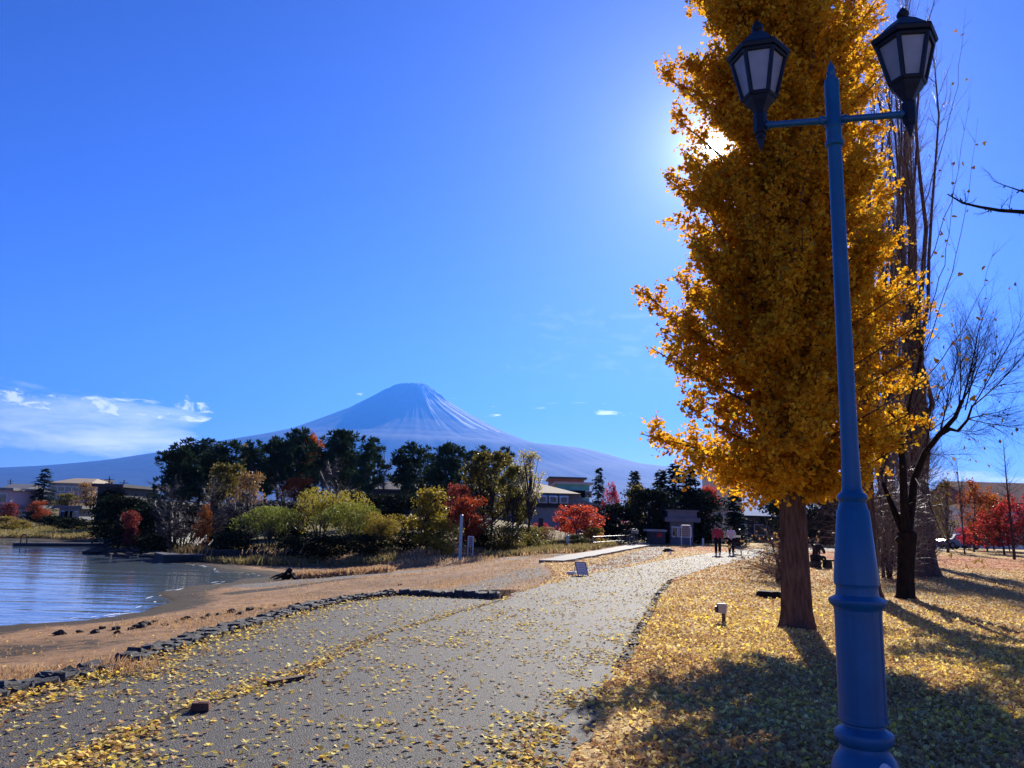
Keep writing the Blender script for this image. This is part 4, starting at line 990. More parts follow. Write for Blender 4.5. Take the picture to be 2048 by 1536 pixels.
def pruned():
    D = 17.6; base = np.array([*on(1813, 1200, 0)[:2], 0.0]); base[2] = hz1(base[0], base[1]) - .03; D = base[1]; r = np.random.default_rng(91)
    root = thing('pruned_tree', 'black pruned tree with a knobbly cut fork and one sweeping leafless limb', 'bare tree', tuple(base)); gt = Geo(); gc = Geo(); S = Segs(); tips = []
    def pl(px, ds): return np.array([at(x, y, D + d_) for (x, y), d_ in zip(px, ds)])
    tr_ = pl([(1813, 1200), (1812, 1190), (1812, 1150), (1814, 1100), (1815, 1066)], [0] * 5); tr_[0][2] = base[2]
    a = np.arange(20) * 2 * math.pi / 20
    tube(gt, tr_, np.array([.27, .21, .185, .19, .22]), 20, 0, True, 1 + .09 * np.cos(a * 5))
    limbs = [([(1815, 1072), (1822, 1020), (1828, 960), (1850, 905), (1880, 868), (1910, 835), (1925, 800)], [0, .1, .1, 0, -.2, -.4, -.5], .11),
             ([(1810, 1072), (1792, 1030), (1775, 990), (1765, 965)], [0, .2, .4, .5], .10),
             ([(1812, 1072), (1808, 1010), (1806, 940), (1800, 870), (1790, 838), (1775, 820)], [0, -.1, -.1, 0, .1, .2], .11),
             ([(1878, 870), (1900, 858), (1916, 862), (1935, 840), (1945, 810)], [-.2, -.4, -.5, -.7, -.8], .06),
             ([(1800, 870), (1815, 830), (1822, 790)], [0, -.2, -.3], .06)]
    for pts, ds, rad in limbs:
        P = pl(pts, ds); k = np.linspace(0, 1, len(P)); tube(gt, P, rad * (1 - .62 * k), 9)
    kn = Geo()
    for c in ((1806, 1072), (1822, 1068), (1814, 1060), (1800, 1080)):
        p = at(*c, D - .05); V = rdir(r, 60); lathe(gt, p - np.array([0, 0, .09]), [(0, .04), (.05, .11), (.1, .12), (.16, .08), (.19, .02)], 10)
    PT = dict(PB, n=[8, 6, 5, 4], kids=[2.0, 1.9, 1.6, 0], ang=[28, 32, 36, 30], up=[.045, .03, .02, .01], wob=[.05, .07, .09, .1], ratio=[.72, .66, .55, .5], start=[.15, .15, .1, 0])
    for (x, y), (tx, ty), L, rd in [((1925, 800), (1990, 600), 2.1, .035), ((1925, 802), (2030, 640), 2.2, .03), ((1945, 812), (2060, 740), 1.7, .026), ((1935, 838), (2060, 820), 1.6, .022), ((1915, 830), (1940, 620), 1.9, .028),
                              ((1880, 868), (1900, 700), 1.7, .03), ((1822, 790), (1880, 580), 2.0, .03), ((1916, 860), (2000, 880), 1.3, .016), ((1775, 820), (1760, 700), 1.3, .026), ((1765, 965), (1745, 880), 1.0, .02), ((1850, 905), (1930, 925), 1.1, .014), ((1828, 960), (1900, 985), 1.0, .012), ((1945, 812), (2040, 690), 2.0, .026), ((1930, 820), (1985, 640), 2.0, .026), ((1935, 838), (2040, 860), 1.7, .018), ((1916, 860), (1990, 930), 1.3, .012), ((1850, 905), (1880, 760), 1.5, .02)]:
        A = at(x, y, D - .3); B = at(tx, ty, D - .3 + r.normal() * .8); grow(r, A, B - A, L * 1.25, rd * .85, 0, PT, S, tips)
    for i in range(60):                       # fine suckers on the lower limbs
        P = pl(*limbs[i % 3][:2]); p = P[r.integers(1, len(P) - 1)]; grow(r, p, rdir(r, 1)[0] + np.array([0, 0, -.1]), r.uniform(.3, .9), .006, 2, PT, S, tips)
    # low drooping shoot with withered leaves
    dp = np.array([at(x, y, 16.2) for x, y in [(1856, 1000), (1880, 1060), (1905, 1098), (1930, 1112), (1955, 1113), (1972, 1122)]]); lv = []
    for j in range(5): S.put(dp[j], dp[j + 1], .010 - .0015 * j, .0085 - .0015 * j)
    S.put(at(1830, 955, D), dp[0], .010, .009)
    tipp = np.array([t[0] for t in tips if t[2] >= 2]); C = np.concatenate([dp[[2, 3, 3, 4, 4, 4, 5, 5]] + r.normal(size=(8, 3)) * .05, tipp[r.integers(len(tipp), size=70)]]); n = len(C)
    S.emit(gc, .03); kites(gc, C, rdir(r, n) * .5 + np.array([0, 0, -1]), rdir(r, n), .12 * r.uniform(.6, 1.2, n), .35, .25, 1)
    gt.build('trunk', MAT['bark_dark'], root, True); gc.build('crown', [MAT['bark_dark'], MAT['brown_leaf']], root)
pruned()

# leafless drooping shrub beside the ginkgo trunk
def twig_shrub(label, px, py, D, seed, hpx, n=70, leafm='brown_leaf', leafn=260, spread=1.3, left=True):
    base = np.array([*at(px, py, D)[:2], 0]); base[2] = hz1(base[0], base[1]) - .03; r = np.random.default_rng(seed)
    root = thing('leafless_shrub', label, 'shrub', tuple(base)); gt = Geo(); gc = Geo(); S = Segs(); tips = []; h = hpx * mpp(px, py, D)
    PS = dict(PB, up=[-.02, -.10, -.14, -.1], kids=[1.6, 1.4, 1.0, 0], ang=[40, 42, 40, 40], wob=[.08, .1, .12, .12], ratio=[.7, .6, .6, .5], start=[.1, .1, .1, 0])
    for i in range(n):
        t = r.uniform(0, 6.28); d = (math.cos(t) * spread - (.5 if left else 0), math.sin(t) * spread, 1.1); grow(r, base + np.array([r.normal() * .12, r.normal() * .12, r.uniform(0, .9) * h * .6]), d, h * r.uniform(.35, .8), .012, 1, PS, S, tips)
    for k in range(5):
        p = base + np.array([r.normal() * .06, r.normal() * .06, 0]); q = p + np.array([r.normal() * .2, r.normal() * .2, h * .75]); S.put(p, (p + q) / 2, .045, .035); S.put((p + q) / 2, q, .035, .015)
    T = Segs(); U_ = Segs()
    for x in zip(S.a, S.b, S.r0, S.r1): (T if x[2] > .013 else U_).put(*x)
    T.emit(gt); U_.emit(gc); tp = np.array([t[0] for t in tips]); C = tp[r.integers(len(tp), size=leafn)]
    kites(gc, C, rdir(r, leafn) + np.array([0, 0, -.8]), rdir(r, leafn), .10 * r.uniform(.6, 1.2, leafn), .45, .2, 1)
    gt.build('trunk', MAT['bark_far'], root); gc.build('crown', [MAT['twig_brown'], MAT[leafm]], root)
twig_shrub('drooping leafless shrub with withered leaves beside the nearest ginkgo trunk', 1560, 1128, 24, 101, 128)
twig_shrub('tangle of bare shoots behind the second ginkgo trunk', 1772, 1118, 27, 102, 270, 170, 'brown_leaf', 120, 1.0, False)

# limb of a cherry tree that stands beside the lawn, outside the picture
def cherry():
    base = np.array([7.4, 7.6, 0]); base[2] = hz1(base[0], base[1]) - .03; r = np.random.default_rng(111)
    root = thing('cherry_tree', 'bare dark cherry branch with buds reaching in beside the lamp post', 'bare tree', tuple(base)); gt = Geo(); gc = Geo(); S = Segs(); tips = []
    zz = np.linspace(0, 3.4, 8); tube(gt, np.stack([base[0] + .1 * np.sin(zz), base[1] + 0 * zz, base[2] + zz], 1), .16 * (1 - zz / 6), 12)
    D = 7.6; L = [at(2300, 560, D), at(2180, 470, D), at(2090, 428, D), at(2048, 424, D), at(2000, 421, D), at(1960, 414, D), at(1925, 406, D), at(1895, 388, D)]
    L2 = [at(2180, 470, D), at(2110, 410, D), at(2048, 384, D), at(2004, 369, D)]; L0 = [base + np.array([0, 0, 3.0]), at(2330, 640, D), L[0]]
    tube(gt, np.array(L0), [.09, .07, .05], 8)
    for P, r0 in ((L, .034), (L2, .02)):
        k = np.linspace(0, 1, len(P)); tube(gt, np.array(P), r0 * (1 - .82 * k), 7)
        for j in range(len(P) - 1):
            for _ in range(5):
                p = P[j] + (P[j + 1] - P[j]) * r.random(); d = nrm(P[j + 1] - P[j] + rdir(r, 1)[0] * 1.2); S.put(p, p + d * .035, .007, .009)
                if r.random() < .3: grow(r, p, d + np.array([-.5, 0, .4]), r.uniform(.1, .35), .005, 2, PB, S, tips)
    for i in range(8):
        grow(r, base + np.array([0, 0, r.uniform(2.2, 3.3)]), (r.uniform(-.2, 1), r.normal() * .6, 1), 2.2, .05, 1, PB, S, tips)
    S.emit(gc, .02); gt.build('trunk', MAT['bark_dark'], root, True); gc.build('crown', MAT['bark_dark'], root)
cherry()
# ------------------------------------------------------------------ stone kerbs
def resample(P, step):
    P = np.asarray(P, float); L = np.linalg.norm(np.diff(P, axis=0), axis=1); c = np.concatenate([[0], np.cumsum(L)]); n = max(2, int(c[-1] / step))
    t = np.linspace(0, c[-1], n + 1); return np.stack([np.interp(t, c, P[:, i]) for i in range(P.shape[1])], 1)
def kerb(label, P, w, seed, h=.085):
    r = np.random.default_rng(seed); g = Geo(); Q = resample(P, .24); c = Q.mean(0)
    nrm_ = lambda v: v / np.linalg.norm(v)
    for a, b in zip(Q[:-1], Q[1:]):
        box(g, (*((a + b) / 2), h * .5 - .25), (np.linalg.norm(b - a) * 1.1, w * .93, h * .8 + .2), 0, math.atan2(b[1] - a[1], b[0] - a[0]))
        d = nrm_(b - a); s_ = np.array([-d[1], d[0]]); yaw = math.atan2(d[1], d[0])
        rows = 2 if w > .3 else 1
        for k in range(rows):
            off = (k - (rows - 1) / 2) * w / rows; p = (a + b) / 2 + s_ * (off + r.normal() * .012)
            hh = h * r.uniform(.8, 1.2); zb = -.42
            V = []; nx_, ny_ = 4, 4
            L2 = .24 * r.uniform(.94, 1.06); W2 = w / rows * r.uniform(.95, 1.08)
            for iz, z in enumerate((zb, hh * .45, hh * .85, hh)):
                ins = [1, 1.02, 1.0, .80][iz]
                for t in np.linspace(0, 2 * math.pi, 11)[:-1]:
                    ex = abs(math.cos(t)) ** .5 * np.sign(math.cos(t)); ey = abs(math.sin(t)) ** .5 * np.sign(math.sin(t))
                    q = p + d * ex * L2 / 2 * ins * 1.08 * r.uniform(.93, 1.05) + s_ * ey * W2 / 2 * ins * 1.08 * r.uniform(.93, 1.05)
                    V.append((q[0], q[1], z + (r.normal() * .012 if iz > 0 else 0)))
            i = np.arange(10); j = (i + 1) % 10; qd = np.stack([i, j, j + 10, i + 10], 1)
            g.add(V, (qd[None] + (np.arange(3) * 10)[:, None, None]).reshape(-1, 4)); g.add(V[-10:], [list(range(10))])
    o = g.build('stone_kerb', MAT['kerb_stone'], None, False, org=(c[0], c[1], 0)); return tag(o, label, 'kerb', 'stone kerbs along the path')
kc = [tuple((np.array(a) + np.array(b)) / 2) for a, b in zip(plan(CURB_IN, 0), plan(CURB_OUT, 0))]
kerb('stone kerb running out of the near corner to the tuft of dry grass', kc[0:5], .33, 1)
kerb('long dark stone kerb from the tuft of dry grass to the bend of the path', kc[5:], .33, 2)
EDGE = P_RIGHT[6:11]
kerb('low crumbling dark edge along the right side of the path against the lawn', [(x + .05, y) for x, y in EDGE][::-1], .13, 9, .022)
kerb('short dark stone kerb standing crosswise at the bend of the path', plan([(800, 1189), (860, 1192), (930, 1194.5), (998, 1198)], 0), .30, 3, .13)

# ------------------------------------------------------------------ fallen leaves, dry grass
PX = np.array(PATH)
def ground_leaves():
    r = np.random.default_rng(201); Nn = 430000
    D = 4.6 * (70 / 4.6) ** r.random(Nn); X = D * r.uniform(-.85, .9, Nn); Y = D
    dp = sdist(PATH, X, Y); du = sdist(UPL, X, Y); dl = -sdist(LAKE, X, Y)
    cl = fbm(X * 1.3, Y * 1.3, 3); cl2 = fbm(X * .35 + 9, Y * .35, 3); cl3 = fbm(X * 4 + 3, Y * 4, 2)
    seam = np.array(plan([(-60, 1640), (140, 1530), (390, 1412), (570, 1358), (760, 1270), (880, 1235), (1010, 1199)], 0))
    dse = segdist(seam, X, Y, False); dk = segdist(np.array(kc), X, Y, False); dj = segdist(JOG, X, Y, False); drt = segdist(np.array(P_RIGHT), X, Y, False)
    near = sstep(16, 5, Y)
    onp = dp > .03
    far_p = sstep(14, 30, Y)
    pp = .030 + .17 * sstep(.54, .68, cl) * sstep(.4, .65, cl3) + .02 * sstep(.55, .7, cl3) + .17 * far_p + .05 * sstep(8, 14, Y)
    pp = pp + .08 * sstep(-1.5, 2.5, X - (-.12 * Y)) * sstep(.4, .6, cl)
    pp = np.maximum(pp, .70 * np.exp(-(dk / .46) ** 2 / 1.2) * (X < -2) + 0)
    pp = np.maximum(pp, .50 * np.exp(-((dse + .02) / (.16 + .10 * cl2)) ** 2) * sstep(.3, .55, cl + .1))
    pp = np.maximum(pp, .5 * np.exp(-((dk) / .9) ** 2) * sstep(.45, .6, cl))
    pp = np.maximum(pp, .42 * np.exp(-(drt / .55) ** 2) * sstep(.3, .6, cl))
    pp = np.maximum(pp, .7 * np.exp(-(np.maximum(np.abs(dj) - .1, 0) / .12) ** 2) * .4)
    gk = np.exp(-((X - g1[0] + .15 * (g1[1] - Y)) / 5.0) ** 2 - ((Y - g1[1] + 2) / 8) ** 2)
    pl = .36 + .58 * gk * sstep(.2, .5, cl) + .3 * far_p + .2 * sstep(.4, .65, cl2)
    bare_ = sstep(.52, .40, cl2) * sstep(9, 6, Y) * .8
    pl = pl * (1 - bare_)
    pb = .16 * np.exp(-(np.maximum(-du, 0) / 1.2) ** 2) + .012
    prob = np.where(onp, pp, np.where(du > 0, pl, np.where(dl > 1, pb, 0)))
    keep = r.random(Nn) < prob
    X, Y, onp, gk, du = X[keep], Y[keep], onp[keep], gk[keep], du[keep]; n = len(X); dk = dk[keep]
    z = hz(X, Y, True, False); z = np.where(onp, PATHZ, z) + r.uniform(.004, .02, n) * (1 + 1.5 * (dk < .35)) + .03 * np.exp(-(dk / .2) ** 2) * r.random(n)
    C = np.stack([X, Y, z], 1); sz = .048 * r.uniform(.55, 1.3, n) * (1 + .25 * sstep(10, 30, Y))
    nn = np.array([0, 0, 1.0]) + r.normal(size=(n, 3)) * (.22 + .25 * (~onp))[:, None]; t = r.uniform(0, 6.28, n)
    d = np.stack([np.cos(t), np.sin(t), r.normal(size=n) * .22], 1); nn = nrm(nn); d = nrm(d - nn * (d * nn).sum(1, keepdims=True))
    rx2 = np.exp(-((X - rx) / 12) ** 2 - ((Y - ry - 4) / 10) ** 2) * (fbm(X * .5, Y * .5, 3) > .42)
    q = r.random(n); red = (q < .85 * rx2) | ((q < .20) & (Y > 22) & (du > 0) & ~onp); yel = ~red & (r.random(n) < np.where(onp, .62 - .18 * sstep(12, 28, Y), .24 - .16 * sstep(14, 26, Y) + .5 * gk * sstep(.35, .6, fbm(X * .7, Y * .7, 3)))); tan = ~red & ~yel
    for name, mk, mt in (('fallen_ginkgo_leaves', yel, 'fallen_yellow'), ('fallen_dry_leaves', tan, 'fallen_tan'), ('fallen_red_leaves', red, 'fallen_red')):
        g = Geo(); kk = mk & (Y < 13)
        kites(g, C[kk], d[kk], nn[kk], sz[kk], .48, .2, 0, True); kk = mk & (Y >= 13); kites(g, C[kk], d[kk], nn[kk], sz[kk], .5, .22)
        tag(g.build(name, MAT[mt]), kind='stuff'); print(name, mk.sum())
ground_leaves()
def blades(name, mt, C, hgt, seed, wd=.10, lean=.35):
    r = np.random.default_rng(seed); n = len(C); d = np.array([0, 0, 1.0]) + r.normal(size=(n, 3)) * lean; d[:, 2] = np.abs(d[:, 2]); g = Geo()
    kites(g, C, d, rdir(r, n), hgt, wd, .05); tag(g.build(name, MAT[mt]), kind='stuff')
def grass_field():
    r = np.random.default_rng(205); Nn = 150000; D = 7 * (48 / 7) ** r.random(Nn); X = D * r.uniform(-.85, .45, Nn); Y = D
    dl = -sdist(LAKE, X, Y); du = -sdist(UPL, X, Y); c = fbm(X * .6, Y * .6, 4); c2 = fbm(X * .22 + 5, Y * .22, 3)
    p = sstep(1.6, 4.0, dl) * (du > .25) * sstep(.36, .62, c) * (.35 + .65 * sstep(.4, .6, c2)); p = np.where(np.exp(-((X + 8.5) / 3.5) ** 2 - ((Y - 13.5) / 3.0) ** 2) > .35, p * .25, p)
    tuft = np.exp(-segdist(np.array(plan([(224, 1345), (243, 1336)], 0)), X, Y, False) ** 2 / .02)
    k = r.random(Nn) < np.maximum(p, 0); X, Y = X[k], Y[k]; C = np.stack([X, Y, hz(X, Y) - .005], 1)
    blades('dry_beach_grass', 'dry_grass', C, (.055 + .05 * r.random(len(C))) * (1 + .5 * sstep(15, 40, Y)), 206, .09, .6)
    p0 = np.array(on(234, 1341, .02)); n = 420; C = p0 + np.stack([r.normal(size=n) * .20, r.normal(size=n) * .15, np.zeros(n)], 1)
    o = None; g = Geo(); d = np.array([0, 0, 1.0]) + r.normal(size=(n, 3)) * .5; d[:, 2] = abs(d[:, 2]); kites(g, C - p0 * 0, d, rdir(r, n), .13 * r.uniform(.4, 1.1, n), .05, .03)
    tag(g.build('grass_tuft', MAT['dry_grass'], None, False, org=tuple(p0)), kind='stuff')
    # lawn stubble near the camera
    Nn = 60000; D = 4.8 * (22 / 4.8) ** r.random(Nn); X = D * r.uniform(-.1, .85, Nn); Y = D; k = (sdist(UPL, X, Y) > 0) & (sdist(PATH, X, Y) < -.1) & (r.random(Nn) < .2 + .6 * sstep(.4, .6, fbm(X, Y, 3)))
    X, Y = X[k], Y[k]; C = np.stack([X, Y, hz(X, Y) - .004], 1); blades('lawn_stubble', 'dry_grass', C, .035 + .035 * r.random(len(C)), 207, .08, .9)
    # taller bank grass: tongue on the beach, shore of the point, far bank, mound by the house
    for nm, mt, px0, px1, D0, D1, n, hh, seed in [('pale_bank_grass', 'dry_grass', 600, 790, 33, 37, 7000, .34, 1), ('shore_grass', 'bank_grass', 260, 800, 43, 52, 16000, .4, 2), ('far_bank_grass', 'bank_grass', -60, 190, 62, 82, 16000, .5, 3), ('far_dry_grass', 'dry_grass', -60, 180, 62, 72, 7000, .35, 4), ('mound_grass', 'bank_grass', 960, 1250, 42, 60, 22000, .38, 5), ('mound_dry_grass', 'dry_grass', 780, 1200, 40, 56, 9000, .3, 6)]:
        rr = np.random.default_rng(300 + seed); D = rr.uniform(D0, D1, n); P = np.array([at(x, 1060, 1.0) for x in rr.uniform(px0, px1, n)]); X = P[:, 0] * D; Y = D
        k = (-sdist(LAKE, X, Y) > 1.4) & (sdist(UPL, X, Y) < -.3) & (rr.random(n) < sstep(.34, .56, fbm(X * .5, Y * .5, 3))) ; X, Y = X[k], Y[k]
        C = np.stack([X, Y, hz(X, Y) - .01], 1); blades(nm, mt, C, hh * rr.uniform(.5, 1.15, len(C)), 400 + seed, .10, .45)
grass_field()
def plume_grass(label, px, D, n, h, w_, seed, pm='plume'):
    r = np.random.default_rng(seed); X, Y, _ = at(px, 1060, D); z = hz1(X, Y); root = thing('plume_grass', label, 'grass clump', (X, Y, z)); g = Geo(); g2 = Geo(); S = Segs()
    for i in range(n):
        p = np.array([X + r.normal() * w_ * .3, Y + r.normal() * w_ * .25, z]); d = nrm(np.array([r.normal() * .25, r.normal() * .25, 1])); q = p + d * h * r.uniform(.7, 1.05); S.put(p, q, .010, .004)
        k = np.linspace(.0, .26, 5)[:, None]; C = q - d * .05 + (d + np.array([.25, 0, -.1])) * k; kites(g2, C, d + rdir(r, 5) * .5, rdir(r, 5), .10, .2, .1)
    n2 = n * 14; C = np.stack([X + r.normal(size=n2) * w_ * .32, Y + r.normal(size=n2) * w_ * .28, np.full(n2, z)], 1); d = np.array([0, 0, 1.0]) + r.normal(size=(n2, 3)) * .35; kites(g, C, d, rdir(r, n2), h * r.uniform(.4, .8, n2), .04, .03)
    S.emit(g); g.build('leaves', MAT['bank_grass'], root); g2.build('plumes', MAT[pm], root)
plume_grass('pampas-like grass clump with white plumes at the foot of the point', 388, 45.5, 34, 1.25, 1.6, 211)
plume_grass('brownish plumed grass below the bright green willow', 552, 44, 40, .8, 2.6, 212, 'dry_grass')
plume_grass('pale feathery grass on the bank beside the short blue post', 1128, 54, 40, .8, 1.6, 213, 'dry_grass')

# ------------------------------------------------------------------ dark stones on the beach and at the point
def rock_mesh(seed):
    r = np.random.default_rng(seed); import bmesh
    bm = bmesh.new(); bmesh.ops.create_icosphere(bm, subdivisions=2, radius=1)
    ph = r.uniform(0, 6, 6)
    for v in bm.verts:
        c = v.co; k = 1 + .25 * math.sin(3 * c.x + ph[0]) * math.cos(2.5 * c.y + ph[1]) + .15 * math.sin(6 * c.z + ph[2]) + r.normal() * .06; v.co = Vector((c.x * k, c.y * k * .8, c.z * k * .6))
    me = bpy.data.meshes.new('rock'); bm.to_mesh(me); bm.free(); me.materials.append(MAT['rock']); return me
rocks = [rock_mesh(i) for i in range(4)]; r = np.random.default_rng(221)
spots = []
for px, py in [(418, 1231), (436, 1229), (462, 1226), (372, 1237), (405, 1238), (500, 1224), (520, 1226), (330, 1252), (352, 1243), (232, 1256), (262, 1259), (290, 1247), (310, 1240), (160, 1256), (205, 1250), (480, 1231), (548, 1214), (800, 1178), (234, 1268), (190, 1262), (280, 1256), (120, 1258)]:
    spots.append((px, py, -.75, r.uniform(.05, .13)))
for (px, py, z, s_) in spots:
    p = on(px, py, z); p[2] = hz1(p[0], p[1]); o = bpy.data.objects.new('beach_stone', rocks[r.integers(4)]); COL.objects.link(o); o.location = (p[0], p[1], p[2] + .2 * s_); o.scale = (s_ * r.uniform(.8, 1.4), s_, s_); o.rotation_euler = (0, 0, r.uniform(0, 6)); tag(o, 'small dark stone lying on the brown beach near the water', 'stone', 'dark stones on the beach')
for i in range(46):
    px, py = r.uniform(176, 322), 0; py = np.interp(px, [176, 215, 260, 300, 322], [1101, 1104, 1105, 1108, 1112]) + r.normal() * 2.2
    p = on(px, py, ZW + .1); zz = hz1(p[0], p[1]); s_ = r.uniform(.15, .42); o = bpy.data.objects.new('shore_rock', rocks[r.integers(4)]); COL.objects.link(o); o.location = (p[0], p[1], max(zz, ZW - .05) + .1 * s_); o.scale = (s_ * 1.3, s_, s_); o.rotation_euler = (0, 0, r.uniform(0, 6)); tag(o, 'dark wet rock at the waterline of the wooded point', 'rock', 'rocks at the waterline of the point')
# driftwood stump
p = on(578, 1151, -.95); p[2] = hz1(p[0], p[1]); root = thing('driftwood_stump', 'black driftwood stump with roots lying on the wet mud spit', 'stump', tuple(p)); g = Geo(); g2 = Geo()
tube(g, p + np.array([[-.1, 0, -.05], [-.05, 0, .2], [.0, .05, .36], [.08, .05, .44]]), [.22, .17, .12, .06], 10)
for a_ in np.linspace(0, 6.28, 9)[:-1]: tube(g2, p + np.array([[math.cos(a_) * .15, math.sin(a_) * .15, .2], [math.cos(a_) * .55, math.sin(a_) * .45, .12 + .1 * math.sin(a_ * 3)], [math.cos(a_) * .8, math.sin(a_) * .5, .0]]), [.08, .05, .02], 6)
g.build('stump', MAT['bark_dark'], root, True); g2.build('roots', MAT['bark_dark'], root, True)

# ------------------------------------------------------------------ blue lamp post
def lamp_post():
    D = 4.2
    rows = [(1536, 65), (1520, 60), (1508, 53), (1500, 47), (1491, 46), (1486, 50), (1480, 55), (1470, 57.5), (1463, 55), (1457, 45), (1452, 40), (1447, 40), (1443, 46), (1436, 46.5)]
    rows2 = [(1220, 45.5), (1214, 47), (1210, 52), (1204, 55.5), (1199, 55), (1194, 46), (1190, 41), (1178, 40), (1172, 40), (1168, 43), (1150, 42.3), (1022, 31), (1018, 28), (1010, 26.5), (1005, 25), (1001, 27), (996, 29.5), (990, 28), (984, 21), (980, 19.5), (970, 18.5), (900, 16.6), (700, 15.4), (500, 14.3), (300, 13), (294, 13), (292, 18), (284, 18), (282, 15), (262, 14.6), (258, 14.6), (256, 16.5), (250, 16.5), (247, 14.3), (165, 14), (160, 13), (155, 8), (150, 8.5), (147, 10), (142, 7), (134, 7), (130, 4), (122, 1)]
    cx = lambda y: np.interp(y, [125, 290, 486, 1000, 1205, 1470, 1536], [1661, 1667, 1673, 1701, 1714.5, 1728, 1732])
    A0 = at(cx(1470), 1470, D); A1 = at(cx(125), 125, D)
    ax_ = lambda z: A0[:2] + (A1[:2] - A0[:2]) * ((z - A0[2]) / (A1[2] - A0[2]))
    root = thing('lamp_post', 'tall blue cast iron lamp post with two hexagonal lanterns beside the path', 'lamp post', (*ax_(0), 0))
    def prof_(rw): return [(at(cx(y), y, D)[2], w_ * mpp(cx(y), y, D) * .985) for y, w_ in rw]
    def turned(name, zr, n=32, flute=None, mt='post_paint', par=root):
        g = Geo(); a = np.arange(n) * 2 * math.pi / n + .1
        P = [np.array([[*(ax_(z) + np.array([math.cos(t), math.sin(t)]) * r_ * (1 if flute is None else flute[i])), z] for i, t in enumerate(a)]) for z, r_ in zr]
        V = np.concatenate(P); i = np.arange(n); j = (i + 1) % n; q = np.stack([i, j, j + n, i + n], 1)
        g.add(V, (q[None] + (np.arange(len(zr) - 1) * n)[:, None, None]).reshape(-1, 4)); g.add(V[:n][::-1], [list(range(n))]); g.add(V[-n:], [list(range(n))])
        o = g.build(name, MAT[mt], par, False); sm = np.ones(len(o.data.polygons), bool); o.data.polygons.foreach_set('use_smooth', sm)
        md = o.modifiers.new('edge', 'EDGE_SPLIT'); md.split_angle = R(38); return o
    zb = prof_(rows); z0 = zb[0][0]
    low = [(0.0, .235), (.05, .235), (.06, .225), (.10, .225), (.12, .20), (z0 * .5, .19), (z0 * .8, zb[0][1] * 1.03)] + zb
    base = turned('base', low, 32)
    # fluted lower column
    cz0 = zb[-1][0]; cz1 = prof_(rows2[:1])[0][0]; n = 64; fl = np.array([1 - (.10 if i == 54 else .022 if i % 8 == 0 else 0) for i in range(n)])
    rr0, rr1 = zb[-1][1], prof_(rows2[:1])[0][1]
    turned('column', [(cz0, rr0), (cz0 + .02, rr0), (cz0 + .021, rr0 * .985), (cz1 - .021, rr1 * .985), (cz1 - .02, rr1), (cz1, rr1)], n, fl)
    turned('shaft', prof_(rows2), 32)
    for k in range(4):
        t = math.pi / 4 + k * math.pi / 2; g = Geo(); lathe(g, (*(ax_(0) + np.array([math.cos(t), math.sin(t)]) * .213), .05), [(0, .016), (.02, .016), (.021, .009), (.035, .009)], 6); g.build('bolt', MAT['metal_gray'], base)
    # sticker on the flare
    zz = at(1736, 1530, D)[2]; c = np.array([*ax_(zz), zz]); g = Geo(); t = np.linspace(0, 2 * math.pi, 25)[:-1]; rr = 66 * mpp(1736, 1530, D)
    V = []
    for a in t:
        du_, dv = .048 * math.cos(a), .048 * math.sin(a); th = -math.pi / 2 + .22 + du_ / rr; rq = np.interp(zz + dv, [x[0] for x in low], [x[1] for x in low]) + .004
        V.append((c[0] + rq * math.cos(th), c[1] + rq * math.sin(th), zz + dv))
    V.append((c[0] + (rr + .006) * math.cos(-math.pi / 2 + .22), c[1] + (rr + .006) * math.sin(-math.pi / 2 + .22), zz))
    g.add(V, [[i, (i + 1) % 24, 24] for i in range(24)]); so_ = g.build('sticker', MAT['sticker'], base); tag(so_, 'round whitish worn sticker')
    # arms
    zj = at(1668, 240, D)[2]; cj = np.array([*ax_(zj), zj]); lev = lambda x, y: at(x, y, D * (zj - H) / (at(x, y, D)[2] - H)); pL = lev(1519, 247); pR = lev(1819, 223)
    dv = (pR - pL); dv[2] = 0; zarm = zj; dirn = dv / np.linalg.norm(dv); half = np.linalg.norm(dv) / 2
    for sgn in (-1, 1):
        g = Geo(); e = cj + dirn * half * sgn; De = float(e[1]); P = np.array([cj + dirn * .02 * sgn, cj + dirn * half * .5 * sgn, e]); P[:, 2] = zarm
        tube(g, P, .020, 14); tube(g, np.array([P[0] + (P[2] - P[0]) * u for u in (.08, .14)]), .027, 14); tube(g, np.array([P[0] + (P[2] - P[0]) * u for u in (.86, .90)]), .026, 14); g.build('arm', MAT['post_paint'], root, True)
        # lantern
        zc = lambda y: at(1512 if sgn < 0 else 1810, y, De)[2]
        Y = [302, 245, 226, 205, 197, 120, 114, 70, 40] if sgn < 0 else [276, 224, 200, 176, 167, 92, 84, 42, 14]
        zt = [zc(y) for y in Y]; s_ = mpp(1512, 150, D); yaw0 = R(-137 if sgn < 0 else -129)
        x0, y0 = e[0], e[1]; zd, zjn, zn, zbowl, zg0, zg1, ze, zr_, zf = zt
        g = Geo()
        lathe(g, (x0, y0, 0), [(zd, .002), (zd + .05, .018), (zd + .075, .022), (zd + .08, .030), (zd + .095, .030), (zd + .10, .022), (zd + .12, .024), (zjn - .07, .034), (zjn - .06, .040), (zjn + .05, .040), (zjn + .06, .036), (zn - .01, .026), (zn, .034), (zn + .015, .045), (zn + (zbowl - zn) * .45, 19 * s_), (zn + (zbowl - zn) * .8, 26 * s_), (zbowl, 29 * s_), (zg0 - .016, 31 * s_), (zg0 - .012, 33.5 * s_), (zg0, 33.5 * s_)], 6, 0, yaw0)
        L = g.build('lantern', MAT['lantern_paint'], root, False)
        hexp = lambda rad, z: np.array([[x0 + rad * math.cos(yaw0 + k * math.pi / 3), y0 + rad * math.sin(yaw0 + k * math.pi / 3), z] for k in range(6)])
